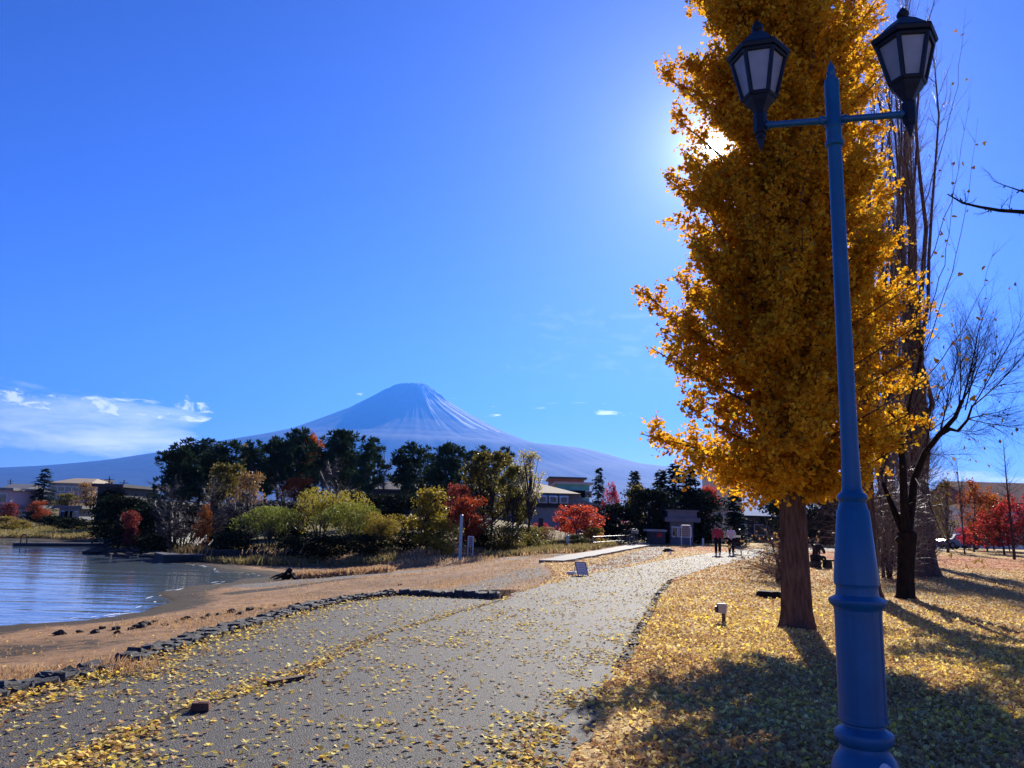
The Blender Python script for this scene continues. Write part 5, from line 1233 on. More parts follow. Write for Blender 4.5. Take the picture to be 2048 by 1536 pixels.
        rb, rt = 31 * s_, 52 * s_; B0 = hexp(rb * 1.03, zg0); B1 = hexp(rt, zg1)
        g = Geo()
        for k in range(6): tube(g, np.array([B0[k], B1[k]]), .0135, 6)
        for ring, rd in ((B0, .013), (B1, .014)):
            for k in range(6): tube(g, np.array([ring[k], ring[(k + 1) % 6]]), rd, 6)
        g.build('frame', MAT['lantern_paint'], L)
        for k in range(6):
            g = Geo(); a, b, c, d = B0[k], B0[(k + 1) % 6], B1[(k + 1) % 6], B1[k]; cc = np.array([x0, y0, (zg0 + zg1) / 2]); nn = nrm(np.cross(b - a, d - a)); nn = nn if np.dot(nn, a - cc) > 0 else -nn
            ins = lambda p, q_: p + (q_ - p) * .07
            Q = [ins(a, b), ins(b, a), ins(c, d), ins(d, c)]; V = [q - nn * .004 for q in Q] + [q - nn * .008 for q in Q]; g.add(V, BOXF); g.build('pane', MAT['lantern_glass'], L)
        g = Geo(); hx = [(ze - .012, 60 * s_), (ze + .006, 63 * s_), (ze + .022, 61 * s_), (ze + .030, 55 * s_), (ze + (zr_ - ze) * .40, 46 * s_), (ze + (zr_ - ze) * .8, 28 * s_), (zr_, 16 * s_), (zr_ + .008, 13 * s_)]
        lathe(g, (x0, y0, 0), hx, 6, 0, yaw0); g.build('roof', MAT['lantern_paint'], L)
        g = Geo(); H_ = zf - zr_; lathe(g, (x0, y0, 0), [(zr_ + .006, 8 * s_), (zr_ + H_ * .2, 6 * s_), (zr_ + H_ * .25, 10 * s_), (zr_ + H_ * .4, 12 * s_), (zr_ + H_ * .6, 10 * s_), (zr_ + H_ * .72, 5 * s_), (zr_ + H_ * .78, 6 * s_), (zr_ + H_ * .85, 3.5 * s_), (zf, .6 * s_)], 14); g.build('finial', MAT['lantern_paint'], L, True)
lamp_post()

# ------------------------------------------------------------------ small things on the lawn and path
def gz(px, py): p = on(px, py, 0); p[2] = hz1(p[0], p[1]); return p
def box_light(label, px, py, ytop, D=None):
    p = gz(px, py); s_ = mpp(px, py, p[1]); h = (py - ytop) * s_ * .98; root = thing('garden_light', label, 'garden light', tuple(p)); g = Geo()
    box(g, p + np.array([.2 * h, 0, h * .22]), (.16 * h, .13 * h, h * .5)); box(g, p + np.array([.2 * h, 0, h * .02]), (.26 * h, .22 * h, h * .05)); g.build('stake', MAT['wood_old'], root)
    g = Geo(); c = p + np.array([.1 * h, 0, h * .70]); box(g, c, (.42 * h, .34 * h, .44 * h)); box(g, c + np.array([0, 0, .245 * h]), (.50 * h, .42 * h, .05 * h), top=.9); hd = g.build('lamp_head', MAT['wall_beige'], root)
    g = Geo(); box(g, c + np.array([-.27 * h, 0, -.03 * h]), (.11 * h, .26 * h, .30 * h)); g.build('lens', MAT['black_paint'], hd)
box_light('small beige box light on a stake, on the lawn before the nearest ginkgo', 1440, 1250, 1211)
box_light('small dark box light on the far lawn, beyond the tree stump', 1523, 1133, 1117)
def stump():
    p = gz(1537, 1197); root = thing('tree_stump', 'low cut tree stump with hollow top beside the nearest ginkgo', 'tree stump', tuple(p)); g = Geo(); a = np.arange(24) * 2 * math.pi / 24
    lathe_pts = np.array([[p[0], p[1], p[2] - .03], [p[0], p[1], p[2] + .05], [p[0], p[1], p[2] + .14], [p[0], p[1], p[2] + .15], [p[0], p[1], p[2] + .10]]); tube(g, lathe_pts, [.36, .30, .275, .24, .2], 24, 0, True, 1 + .08 * np.cos(3 * a) + .05 * np.cos(7 * a)); g.build('trunk', MAT['bark_dark'], root, True)
    g = Geo(); lathe(g, p, [(.095, .2), (.105, .19)], 20); g.build('cut_face', MAT['wood_old'], root)
stump()
def pedestal():
    p = gz(1657, 1137); root = thing('stone_stool', 'small dark stone stool on the lawn beside the seated person', 'stool', tuple(p)); g = Geo(); box(g, p + np.array([0, 0, .15]), (.26, .26, .3), top=.85); g.build('pedestal', MAT['concrete_dark'], root); g = Geo(); box(g, p + np.array([0, 0, .335]), (.42, .36, .07)); g.build('slab', MAT['concrete_dark'], root)
pedestal()
p = on(572, 1364, PATHZ); g = Geo(); box(g, p + np.array([0, 0, .022]), (.40, .07, .035), 0, R(52)); tag(g.build('wood_plank', MAT['wood_old'], None, False, org=tuple(p)), 'short dark plank lying in the leafy seam of the path', 'plank')
p = on(401, 1422, PATHZ); g = Geo(); box(g, p + np.array([0, 0, .04]), (.15, .08, .06), 0, R(8), .9); box(g, p + np.array([.02, .01, .068]), (.10, .05, .012), 0, R(14), .8); tag(g.build('brick', MAT['brick'], None, False, org=tuple(p)), 'brown broken brick on the path near the dark plank', 'brick')
def sign_board():
    p = on(1160, 1152, 0); p[2] = PATHZ; root = thing('sign_board', 'whitish notice board on a leaning frame at the edge of the path', 'sign board', tuple(p)); s_ = mpp(1160, 1140, p[1]); w_ = 20 * s_; h = 27 * s_ * .95; lean = -.16
    X = lambda u_, v, o=0: p + np.array([u_ * w_ - v * lean * -1.0 * .0 + (-v) * .22 * h * 1.0 + .10, .12 * v + o, v * h])
    g = Geo(); a = [X(-.5, .08), X(.5, .08), X(.5, 1), X(-.5, 1)]; b = [q + np.array([0, .02, 0]) for q in a]; g.add(a + b, BOXF); g.build('panel', MAT['metal_white'], root)
    g = Geo()
    for u_ in (-.5, .5): tube(g, np.array([X(u_, 0), X(u_, 1.03)]), .018, 8); tube(g, np.array([X(u_, .9, .02), p + np.array([u_ * w_, .45, 0])]), .014, 8)
    tube(g, np.array([X(-.5, 1.02), X(.5, 1.02)]), .018, 8); g.build('frame', MAT['metal_gray'], root)
    g = Geo()
    for k in range(4): c = X(0, .8 - .18 * k) + np.array([0, -.006, 0]); box(g, c, (w_ * (.7 - .1 * (k % 2)), .006, h * .035))
    g.build('text_lines', MAT['metal_gray'], root)
    q = on(1146, 1151, 0); q[2] = hz1(q[0], q[1]) ; g = Geo(); tube(g, np.array([q + np.array([-.2, 0, .04]), q + np.array([.16, .03, .06])]), .05, 10); tag(g.build('white_pipe', MAT['metal_white'], None, True, org=tuple(q)), 'short white pipe lying at the foot of the leaning notice board', 'pipe')
sign_board()
def simple_post(name, label, cat, px, py, ytop, D, wpx, mt, cap=True):
    q = at(px, py, D); X, Y = q[0], q[1]; z = hz1(X, Y); zt = at(px, ytop, D)[2]; root = thing(name, label, cat, (X, Y, z)); s_ = mpp(px, py, D) * wpx / 2; g = Geo()
    lathe(g, (X, Y, 0), [(z - .1, s_ * 1.15), (z + .1, s_ * 1.1), (z + .12, s_), (zt - .05, s_ * .96)], 14); g.build('shaft', MAT[mt], root, False); g = Geo(); lathe(g, (X, Y, 0), [(zt - .05, s_ * 1.12), (zt - .01, s_ * 1.12), (zt + .03, s_ * .5)], 14); g.build('cap', MAT[mt], root)
simple_post('pole', 'tall pale blue pole on the beach in front of the orange-red maple', 'pole', 920, 1112, 1030, 41, 6.5, 'pole_blue')
simple_post('bollard', 'short pale blue post on the grassy bank beside the feathery grass', 'post', 1135, 1098, 1071, 52, 5.5, 'pole_blue')
simple_post('bollard', 'small white post at the roadside near the kiosk', 'post', 1341, 1118, 1103, 43, 4, 'metal_white')
simple_post('bollard', 'small whitish bollard between the kiosk and the walker in red', 'post', 1406, 1090, 1077, 62, 3.5, 'metal_white')
p = at(1338, 1104, 47); p[2] = hz1(p[0], p[1]); o = bpy.data.objects.new('road_stone', rocks[1]); COL.objects.link(o); o.location = (p[0], p[1], p[2] + .05); o.scale = (.38, .3, .25); tag(o, 'dark stone on the leafy verge before the kiosk', 'stone')
def notice(label, px, py, ytop, D, wpx, mt='metal_gray'):
    q = at(px, py, D); X, Y = q[0], q[1]; z = hz1(X, Y); s_ = mpp(px, py, D); zt = at(px, ytop, D)[2]; w_ = wpx * s_; root = thing('notice_board', label, 'notice board', (X, Y, z)); g = Geo()
    for u_ in (-.5, .5): tube(g, np.array([[X + u_ * w_, Y, z - .05], [X + u_ * w_, Y, zt]]), .03, 8)
    tube(g, np.array([[X - .5 * w_, Y, zt - .03], [X + .5 * w_, Y, zt - .03]]), .03, 8); g.build('frame', MAT['metal_white'], root); g = Geo(); box(g, (X, Y - .0, z + (zt - z) * .70), (w_ * .72, .05, (zt - z) * .52)); pn = g.build('panel', MAT[mt], root); g = Geo()
    for k in range(5): box(g, (X, Y - .029, z + (zt - z) * (.90 - .1 * k)), (w_ * .55, .006, .03))
    g.build('text_lines', MAT['wall_dark'], pn)
notice('white framed notice board on two posts in front of the kiosk', 1372, 1090, 1050, 59, 18)
notice('small shaded notice board among the bushes beside the blue pole', 941, 1092, 1072, 45, 10, 'wall_gray')

# ------------------------------------------------------------------ quay, pier, railing
def quay():
    a = on(322, 1125, ZW); b = on(610, 1119, -1.1); root = thing('concrete_quay', 'low dark concrete quay with a paler step at its lakeward end', 'quay', (a[0], a[1], ZW)); g = Geo()
    d = nrm(np.array([b[0] - a[0], b[1] - a[1], 0])); L = np.linalg.norm((b - a)[:2]); yaw = math.atan2(d[1], d[0]); zt = at(420, 1103, 44.0)[2]
    c = np.array([a[0], a[1], 0]); n_ = np.array([-d[1], d[0], 0])
    g.add
    cc = c + d * (L * .15 + 1.0 + (L * .85 - 1) / 2) + n_ * .9; box(g, (cc[0], cc[1], (zt + ZW - .6) / 2), (L * .85 - 1, 1.6, zt - ZW + .6), 0, yaw); g.build('wall', MAT['concrete_dark'], root); g = Geo(); cc = c + d * (L * .075 + .5) + n_ * .8; zs = zt - .25; box(g, (cc[0], cc[1], (zs + ZW - .6) / 2), (L * .15 + .96, 2.2, zs - ZW + .6), 0, yaw); st = g.build('step', MAT['concrete_dark'], root); g = Geo(); box(g, (cc[0], cc[1], zs + .03), (L * .15 + .96, 2.2, .06), 0, yaw); g.build('top_slab', MAT['concrete'], st)
quay()
def pier():
    a = on(26, 1092, ZW); b = on(212, 1092.5, ZW); zt = ZW + .24; root = thing('jetty', 'thin dark floating jetty reaching into the lake with a ladder rail at its end', 'jetty', (a[0], a[1], ZW)); d = nrm(np.array([b[0] - a[0], b[1] - a[1], 0])); yaw = math.atan2(d[1], d[0]); L = np.linalg.norm((b - a)[:2]); c = (a + b) / 2; g = Geo()
    box(g, (c[0], c[1], zt - .12), (L, 1.1, .24), 0, yaw); g.build('deck', MAT['wall_dark'], root); g = Geo(); q = a + d * .7
    for k in np.linspace(0, L - 1, 9): g0 = a + d * (k + .5); lathe(g, (g0[0], g0[1], 0), [(ZW - 1, .10), (zt - .22, .10)], 8)
    g.build('float', MAT['black_paint'], root); g = Geo()
    for o_ in (0, .36): p0 = q + d * o_; tube(g, np.array([[p0[0], p0[1] - .5, zt], [p0[0], p0[1] - .5, zt + .45]]), .04, 8)
    t = np.linspace(0, math.pi, 8); tube(g, np.array([q + d * (.18 - .18 * math.cos(x)) + np.array([0, -.5, zt - q[2] + .45 + .14 * math.sin(x)]) for x in t]), .05, 8); g.build('handrail', MAT['black_paint'], root)
    root = None; p0 = on(206, 1096, ZW + .2); p1 = at(272, 1071, 58); r2 = thing('gangway', 'grey sloping gangway rail rising from the jetty to the shady point', 'gangway', tuple(p0)); g = Geo(); tube(g, np.array([p0 + np.array([0, 0, .1]), p1]), .09, 6); g.build('beam', MAT['concrete_dark'], r2); g = Geo(); tube(g, np.array([p0 + np.array([0, 0, .45]), p1 + np.array([0, 0, .4])]), .03, 6)
    for k in np.linspace(0, 1, 6): q = p0 + (p1 - p0) * k; tube(g, np.array([q, q + np.array([0, 0, .44])]), .02, 6)
    g.build('handrail', MAT['concrete_dark'], r2)
pier()
def railing():
    P = [at(x, y, D) for x, y, D in [(1186, 1092, 50), (1212, 1090, 53), (1238, 1088, 56), (1266, 1084, 60)]]; root = thing('railing', 'low thin metal railing along the concrete strip beside the bicycles', 'railing', tuple(P[0])); g = Geo(); T = []
    for q in P: z = hz1(q[0], q[1]); tube(g, np.array([[q[0], q[1], z], [q[0], q[1], z + .75]]), .02, 8); T.append([q[0], q[1], z + .75])
    g.build('post', MAT['metal_gray'], root); g = Geo(); T = np.array(T); tube(g, T, .016, 8); tube(g, T - np.array([0, 0, .35]), .012, 8); g.build('rail', MAT['metal_gray'], root)
railing()
def bicycle(label, px, py, D, yaw, s_=1.0, mt='black_paint'):
    q = at(px, py, D); z = hz1(q[0], q[1]) + .13; root = thing('bicycle', label, 'bicycle', (0, 0, 0), 'bicycles at the end of the railing'); W = lambda x, zz, y=0: np.array([x, y, zz]); g = Geo()
    for a_, b_ in [((-.5, .33), (-.1, .30)), ((-.1, .30), (-.22, .78)), ((-.22, .78), (.36, .74)), ((-.1, .30), (.36, .66)), ((-.5, .33), (-.2, .70)), ((.34, .86), (.5, .33)), ((-.22, .78), (-.25, .90))]: tube(g, np.array([W(*a_), W(*b_)]), .02, 6)
    g.build('frame', MAT[mt], root)
    for x in (-.5, .5):
        g = Geo(); t = np.linspace(0, 2 * math.pi, 21); tube(g, np.array([[x + .32 * math.cos(a), 0, .33 + .32 * math.sin(a)] for a in t]), .024, 6, 0, False); wl_ = g.build('wheel', MAT['tyre'], root); g = Geo()
        for a in np.linspace(0, math.pi, 9)[:-1]: tube(g, np.array([[x + .3 * math.cos(a), 0, .33 + .3 * math.sin(a)], [x - .3 * math.cos(a), 0, .33 - .3 * math.sin(a)]]), .006, 3)
        g.build('spoke', MAT['metal_gray'], wl_)
    g = Geo(); box(g, (-.26, 0, .92), (.26, .14, .06), top=.8); g.build('saddle', MAT['black_paint'], root); g = Geo(); tube(g, np.array([W(.34, .86), W(.32, 1.0)]), .018, 6); tube(g, np.array([W(.22, .98, -.27), W(.32, 1.02, 0), W(.22, .98, .27)]), .016, 6); g.build('handlebar', MAT['metal_gray'], root); g = Geo(); box(g, (.56, 0, .80), (.26, .32, .22), top=1.15); g.build('basket', MAT['metal_gray'], root)
    root.location = (q[0], q[1], z); root.rotation_euler = (0, 0, yaw); root.scale = (s_,) * 3
bicycle('bicycle parked at the end of the railing, basket towards the kiosk', 1256, 1092, 57, R(20), 1.1)
bicycle('bicycle parked closer to the concrete edge, turned across the other bicycle', 1264, 1094, 56, R(65), 1.1, 'wall_dark')

# ------------------------------------------------------------------ buildings
def windows(root, wall, X0, X1, Y, rows_, n, wd, hg, mt='glass_window'):
    for z in rows_:
        for k in range(n):
            x = X0 + (X1 - X0) * (k + .5) / n; g = Geo(); box(g, (x, Y - .03, z), (wd + .16, .06, hg + .16)); w_ = g.build('window', MAT['metal_white'], root); g = Geo(); box(g, (x, Y - .075, z), (wd, .03, hg)); g.build('pane', MAT[mt], w_)
def house(name, label, px0, px1, yeave, ybase, D, depth, wallm, roofm, roof='flat', yridge=None, nwin=0, wrows=(.55,), ww=1.1, wh=1.1, inset=.35, fascia=None):
    cx = (px0 + px1) / 2; a = at(px0, yeave, D); b = at(px1, yeave, D); X0, X1 = a[0], b[0]; ze = at(cx, yeave, D)[2]; zb = min(at(cx, ybase, D)[2], hz1((X0 + X1) / 2, D)) - .3
    root = thing(name, label, 'building', ((X0 + X1) / 2, D, zb)); g = Geo(); box(g, ((X0 + X1) / 2, D + depth / 2, (zb + ze) / 2), (X1 - X0, depth, ze - zb)); wall = g.build('wall', MAT[wallm], root)
    g = Geo(); ov = .5; xa, xb, ya, yb = X0 - ov, X1 + ov, D - ov, D + depth + ov
    if roof == 'flat': box(g, ((xa + xb) / 2, D + depth / 2, ze + .18), (xb - xa, depth + 2 * ov, .36))
    else:
        zr = at(cx, yridge, D + depth * .3)[2]; ins = {'hip': inset * (xb - xa), 'gable': 0}.get(roof, 0); ym = (ya + yb) / 2
        if roof == 'front': V = [(xa, ya, ze), (xb, ya, ze), (xb, yb, ze), (xa, yb, ze), ((xa + xb) / 2, ya, zr), ((xa + xb) / 2, yb, zr)]; g.add(V, [[0, 1, 4]]); g.add(V, [[2, 3, 5]]); g.add(V, [[1, 2, 5, 4], [3, 0, 4, 5], [0, 3, 2, 1]])
        else: V = [(xa, ya, ze), (xb, ya, ze), (xb, yb, ze), (xa, yb, ze), (xa + ins, ym, zr), (xb - ins, ym, zr)]; g.add(V, [[0, 1, 5, 4], [2, 3, 4, 5], [0, 3, 2, 1]]); g.add(V, [[1, 2, 5], [3, 0, 4]])
        box(g, ((xa + xb) / 2, D + depth / 2, ze - .02), (xb - xa + .1, depth + 2 * ov + .1, .22))
    rf = g.build('roof', MAT[roofm], root)
    if nwin: windows(root, wall, X0 + .4, X1 - .4, D, [zb + .3 + (ze - zb - .3) * f for f in wrows], nwin, ww, wh)
    return root, X0, X1, zb, ze
house('pink_house', 'small pink house with a white flat roof edge across the bay', -48, 24, 980, 1012, 112, 6, 'wall_pink', 'roof_gray', nwin=3, wrows=(.62,), ww=1.0, wh=1.2)
house('gabled_house', 'grey gabled house just behind the pink house', 2, 44, 980, 1006, 132, 7, 'wall_beige', 'roof_gray', 'gable', 967, 2)
house('hip_roofed_building', 'large whitish building with a broad hipped roof across the bay', 98, 178, 967, 1008, 150, 12, 'wall_gray', 'roof_tan', 'hip', 955, 5, (.35, .72), 1.2, .9, .25)
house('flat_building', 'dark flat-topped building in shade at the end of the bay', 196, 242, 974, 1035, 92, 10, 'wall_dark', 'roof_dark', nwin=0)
house('rooftop_hut', 'small dark block above the roofs beside the hip-roofed building', 183, 201, 962, 990, 160, 5, 'wall_dark', 'roof_dark')
house('long_shed', 'long low shed with a pale roof below the pink house', -30, 56, 1015, 1032, 94, 4, 'wall_gray', 'roof_gray', nwin=6, wrows=(.5,), ww=.9, wh=.7)
house('low_shed', 'short low shed with a pale roof below the brown-leaved tree', 119, 160, 1017, 1032, 96, 4, 'wall_gray', 'roof_gray', nwin=3, wrows=(.5,), ww=.9, wh=.7)
house('white_kiosk_house', 'pale low house behind the dark flat building by the lake', 238, 286, 980, 1000, 120, 5, 'wall_gray', 'metal_white')
# house with a row of dormers
rt, X0, X1, zb, ze = house('dormered_house', 'beige house with a tan mansard roof and a row of dormers behind the trees', 925, 1146, 1013, 1075, 88, 12, 'wall_beige', 'roof_dark', 'flat')
g = Geo(); zm = at(1050, 985, 88)[2]; zt_ = at(1050, 966, 92)[2]; cxm = (X0 + X1) / 2; W_ = X1 - X0
def frust(g, x0, x1, y0, y1, z0, ix, iy, z1): g.add([(x0, y0, z0), (x1, y0, z0), (x1, y1, z0), (x0, y1, z0), (x0 + ix, y0 + iy, z1), (x1 - ix, y0 + iy, z1), (x1 - ix, y1 - iy, z1), (x0 + ix, y1 - iy, z1)], BOXF)
frust(g, X0 - .4, X1 + 1.4, 87.6, 100.4, ze + .36, .6, .6, zm); frust(g, X0 - .8, X1 + .8, 87.4, 100.6, zm + .01, 4.5, 4.5, zt_); frust(g, X0 + .2, X1 + 3.2, 87.5, 100.2, ze + .365, 3.0, .5, ze + 1.2); ur = g.build('mansard_roof', MAT['roof_tan'], rt)
for px in (955, 978, 1001, 1024, 1047, 1064, 1085, 1106, 1127):
    x = at(px, 1000, 87.4)[0]; g = Geo(); zA = ze + .45; zB = zm - .05; V = [(x - .5, 86.6, zA), (x + .5, 86.6, zA), (x + .5, 88.4, zA), (x - .5, 88.4, zA), (x - .5, 86.6, zB - .35), (x + .5, 86.6, zB - .35), (x + .5, 88.4, zB), (x - .5, 88.4, zB)]; g.add(V, BOXF); dm = g.build('dormer', MAT['wall_white'], rt); g = Geo(); box(g, (x, 86.57, (zA + zB) / 2 - .15), (.62, .05, (zB - zA) * .5)); g.build('pane', MAT['glass_window'], dm)
windows(rt, None, X0 + 12, X1 - 1, 88, [zb + 1.7], 5, 1.1, 1.2)
house('teal_building', 'teal blue building with a pale roof edge above the dormered house', 1116, 1179, 969, 1040, 118, 10, 'wall_teal', 'wall_gray', nwin=4, wrows=(.8,), ww=2.4, wh=.9)
house('brown_hall', 'dark red-brown flat hall rising behind the teal building', 1103, 1168, 958, 1010, 145, 12, 'roof_red', 'roof_dark')
rt, X0, X1, zb, ze = house('beige_tower', 'plain beige tower block at the edge of the ginkgo crown', 1437, 1482, 943, 1060, 140, 12, 'wall_beige', 'wall_beige')
windows(rt, None, X1 - 2.2, X1 - .4, 140, [zb + 4, zb + 7, zb + 10], 1, 1.0, 1.2)
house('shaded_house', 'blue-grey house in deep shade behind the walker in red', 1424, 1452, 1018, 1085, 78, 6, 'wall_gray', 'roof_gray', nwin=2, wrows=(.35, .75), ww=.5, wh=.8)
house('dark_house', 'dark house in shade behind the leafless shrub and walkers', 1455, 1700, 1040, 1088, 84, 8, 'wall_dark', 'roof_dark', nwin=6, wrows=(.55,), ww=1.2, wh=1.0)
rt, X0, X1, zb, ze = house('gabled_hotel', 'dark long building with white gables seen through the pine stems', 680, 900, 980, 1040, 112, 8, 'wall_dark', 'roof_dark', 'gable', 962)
for k, px in enumerate((697, 719, 741, 763, 812, 858, 880)):
    q = at(px, 978, 111); g = Geo(); zz_ = at(px, 966, 111)[2]; z1_ = at(px, 976, 111)[2]; V = [(q[0] - .75, 111, zz_), (q[0] + .75, 111, zz_), (q[0], 111, z1_), (q[0] - .75, 111.6, zz_), (q[0] + .75, 111.6, zz_), (q[0], 111.6, z1_)]; g.add(V, [[0, 2, 1], [3, 4, 5]]); g.add(V, [[0, 1, 4, 3], [1, 2, 5, 4], [2, 0, 3, 5]]); g.build('gable', MAT['wall_white'], rt)
rt, X0, X1, zb, ze = house('red_roofed_hall', 'wide hall with a big red-brown roof beyond the lawn', 1948, 2300, 1010, 1085, 104, 14, 'wall_white', 'roof_red', 'hip', 966, 9, (.5,), 1.6, 1.6, .03)
rt, X0, X1, zb, ze = house('kiosk', 'small white kiosk with a layered flat roof at the end of the path', 1340, 1386, 1044, 1089, 64, 3, 'wall_shaded', 'wall_shaded', nwin=0)
g = Geo(); box(g, ((X0 + X1) / 2, 65.4, ze + .62), (X1 - X0 + .5, 3.4, .5)); box(g, ((X0 + X1) / 2, 65.4, ze + .92), (X1 - X0 + .8, 3.7, .1)); g.build('roof_tier', MAT['wall_shaded'], rt); windows(rt, None, X0 + .1, X1 - .1, 64, [zb + 1.3], 3, .36, .7)
def stall():
    q = at(1315, 1088, 62); z = hz1(q[0], q[1]); s_ = mpp(1315, 1080, 62); X, Y = q[0], q[1]; root = thing('stall', 'dark stall with a pale striped roof edge and red front beside the kiosk', 'stall', (X, Y, z)); zt = at(1315, 1063, 62)[2]; g = Geo(); box(g, (X, Y + .6, (z + zt) / 2), (32 * s_, 1.2, zt - z)); g.build('counter', MAT['wall_dark'], root); g = Geo(); box(g, (X - 2 * s_, Y + .6, zt + .08), (40 * s_, 1.7, .16)); g.build('roof', MAT['wall_gray'], root); g = Geo(); box(g, (X + 4 * s_, Y - .03, z + .75), (10 * s_, .05, .3)); g.build('banner', MAT['red_cloth'], root)
stall()
def wall(label, px0, px1, ytop, D, mt):
    a = at(px0, ytop, D); b = at(px1, ytop, D); zt = at((px0 + px1) / 2, ytop, D)[2]; z0 = hz1((a[0] + b[0]) / 2, D) - .1; o3 = ((a[0] + b[0]) / 2, D, z0); root = thing('low_wall', label, 'wall', o3); g = Geo(); box(g, (o3[0], D, (z0 + zt) / 2), (b[0] - a[0], .3, zt - z0)); g.build('wall', MAT[mt], root); g = Geo(); box(g, (o3[0], D, zt + .04), (b[0] - a[0] + .05, .42, .08)); g.build('coping', MAT['concrete'], root)
wall('low white wall along the far edge of the lawn behind the parked cars', 1862, 2140, 1087, 84, 'wall_white')
wall('low pale wall in front of the dormered house', 1040, 1150, 1077, 66, 'concrete')
def stone_lantern():
    q = at(1081, 1080, 64); z = hz1(q[0], q[1]); X, Y = q[0], q[1]; root = thing('stone_lantern', 'dark stone monument on a plinth in front of the dormered house', 'monument', (X, Y, z)); s_ = mpp(1081, 1060, 64); zt = at(1081, 1035, 64)[2]; h = zt - z; g = Geo(); box(g, (X, Y, z + h * .14), (22 * s_, .9, h * .28)); g.build('plinth', MAT['concrete_dark'], root); g = Geo(); box(g, (X, Y, z + h * .62), (11 * s_, .4, h * .68), 0, 0, .75); g.build('slab', MAT['concrete_dark'], root)
stone_lantern()
def mast(label, px, ytop, ybase, D):
    q = at(px, ybase, D); z = hz1(q[0], q[1]); zt = at(px, ytop, D)[2]; root = thing('utility_pole', label, 'utility pole', (q[0], q[1], z)); g = Geo(); lathe(g, (q[0], q[1], 0), [(z, .16), (zt, .09)], 8); g.build('pole', MAT['concrete_dark'], root); g = Geo(); box(g, (q[0], q[1], zt - .5), (1.6, .12, .1)); box(g, (q[0], q[1], zt - 1.1), (1.2, .12, .1)); g.build('crossarm', MAT['concrete_dark'], root)
mast('thin utility pole above the dark flat building by the lake', 214, 953, 1000, 125)
mast('thin utility pole between dark flat building and the wooded point', 244, 960, 1000, 135)
mast('utility pole on the skyline behind the pink house', 16, 958, 1000, 190)

# ------------------------------------------------------------------ vehicles beyond the lawn
def car(label, px, py, D, yaw, body):
    q = at(px, py, D); z = hz1(q[0], q[1]); root = thing('parked_car', label, 'car', (0, 0, 0)); g = Geo()
    pr = [(-2.05, .35), (-2.1, .75), (-1.75, .92), (-1.2, .98), (-.7, 1.42), (.75, 1.46), (1.45, 1.0), (1.95, .88), (2.1, .6), (2.05, .3)]
    V = [(x, s * (.84 if zz_ < 1.1 else .68), zz_) for s in (-1, 1) for x, zz_ in pr]; n = len(pr); g.add(V, [list(range(n))]); g.add(V, [list(range(n, 2 * n))[::-1]]); g.add(V, [[i, i + n, (i + 1) % n + n, (i + 1) % n] for i in range(n)]); g.build('body', MAT[body], root)
    for s in (-1, 1):
        g = Geo(); V = [(-1.02, s * .79, 1.02), (1.18, s * .79, 1.04), (.68, s * .72, 1.36), (-.66, s * .72, 1.34)]; V2 = [(x, y - s * .03, zz_) for x, y, zz_ in V]; g.add(V + V2, BOXF); g.build('window', MAT['glass_window'], root)
        for x in (-1.3, 1.3):
            g = Geo(); t = np.array([[x, s * .70, .33], [x, s * .88, .33]]); tube(g, t, .33, 18); w_ = g.build('wheel', MAT['tyre'], root); g = Geo(); tube(g, t + np.array([0, s * .012, 0]), .19, 14); g.build('rim', MAT['metal_gray'], w_)
    for s in (-1, 1): g = Geo(); box(g, (2.05, s * .6, .72), (.08, .3, .14)); g.build('headlight', MAT['metal_white'], root); g = Geo(); box(g, (-2.08, s * .62, .75), (.08, .25, .16)); g.build('tail_light', MAT['red_cloth'], root)
    root.location = (q[0], q[1], z); root.rotation_euler = (0, 0, yaw)
car('dark blue parked car beyond the lawn between crimson bush and young ginkgo', 1917, 1092, 78, R(8), 'car_blue')
car('dark grey parked car beyond the lawn close beside the poplar trunk', 1878, 1090, 80, R(4), 'car_silver')

# ------------------------------------------------------------------ people
def skin_obj(name, J, E, rad, mt, parent, sub=1, root=0):
    me = bpy.data.meshes.new(name); me.from_pydata([tuple(j) for j in J], E, []); o = bpy.data.objects.new(name, me); COL.objects.link(o)
    md = o.modifiers.new('skin', 'SKIN'); md.use_smooth_shade = True
    if not me.skin_vertices: 
        bpy.context.view_layer.objects.active = o
    for i, rr in enumerate(rad): me.skin_vertices[0].data[i].radius = (rr, rr)
    me.skin_vertices[0].data[root].use_root = True
    sb = o.modifiers.new('sub', 'SUBSURF'); sb.levels = sub; sb.render_levels = sub
    me.materials.append(mt); o.parent = parent; ORG[o.name] = np.zeros(3); return o
def hand(J, E, rad, wi, d, side):
    """palm and five bent fingers hanging from wrist index wi"""
    w0 = np.array(J[wi]); d = nrm(d); s_ = np.array([0, 1.0, 0]); pm = w0 + d * .05; J.append(pm); rad.append(.026); E.append((wi, len(J) - 1)); pi = len(J) - 1
    for k, (off, L) in enumerate([(-.03, .070), (-.01, .082), (.01, .076), (.03, .060)]):
        a = pm + s_ * off + d * .045; b = a + d * L * .55 + np.array([-side * .006, 0, 0]); c = b + d * L * .45 + np.array([-side * .022, 0, 0])
        for q, rr in ((a, .010), (b, .009), (c, .0075)): J.append(q); rad.append(rr); E.append((pi if rr == .010 else len(J) - 2, len(J) - 1))
    a = pm + s_ * .032 + d * (-.01); b = a + d * .035 + s_ * .022; c = b + d * .028 + s_ * .004
    for q, rr in ((a, .012), (b, .010), (c, .008)): J.append(q); rad.append(rr); E.append((pi if rr == .012 else len(J) - 2, len(J) - 1))
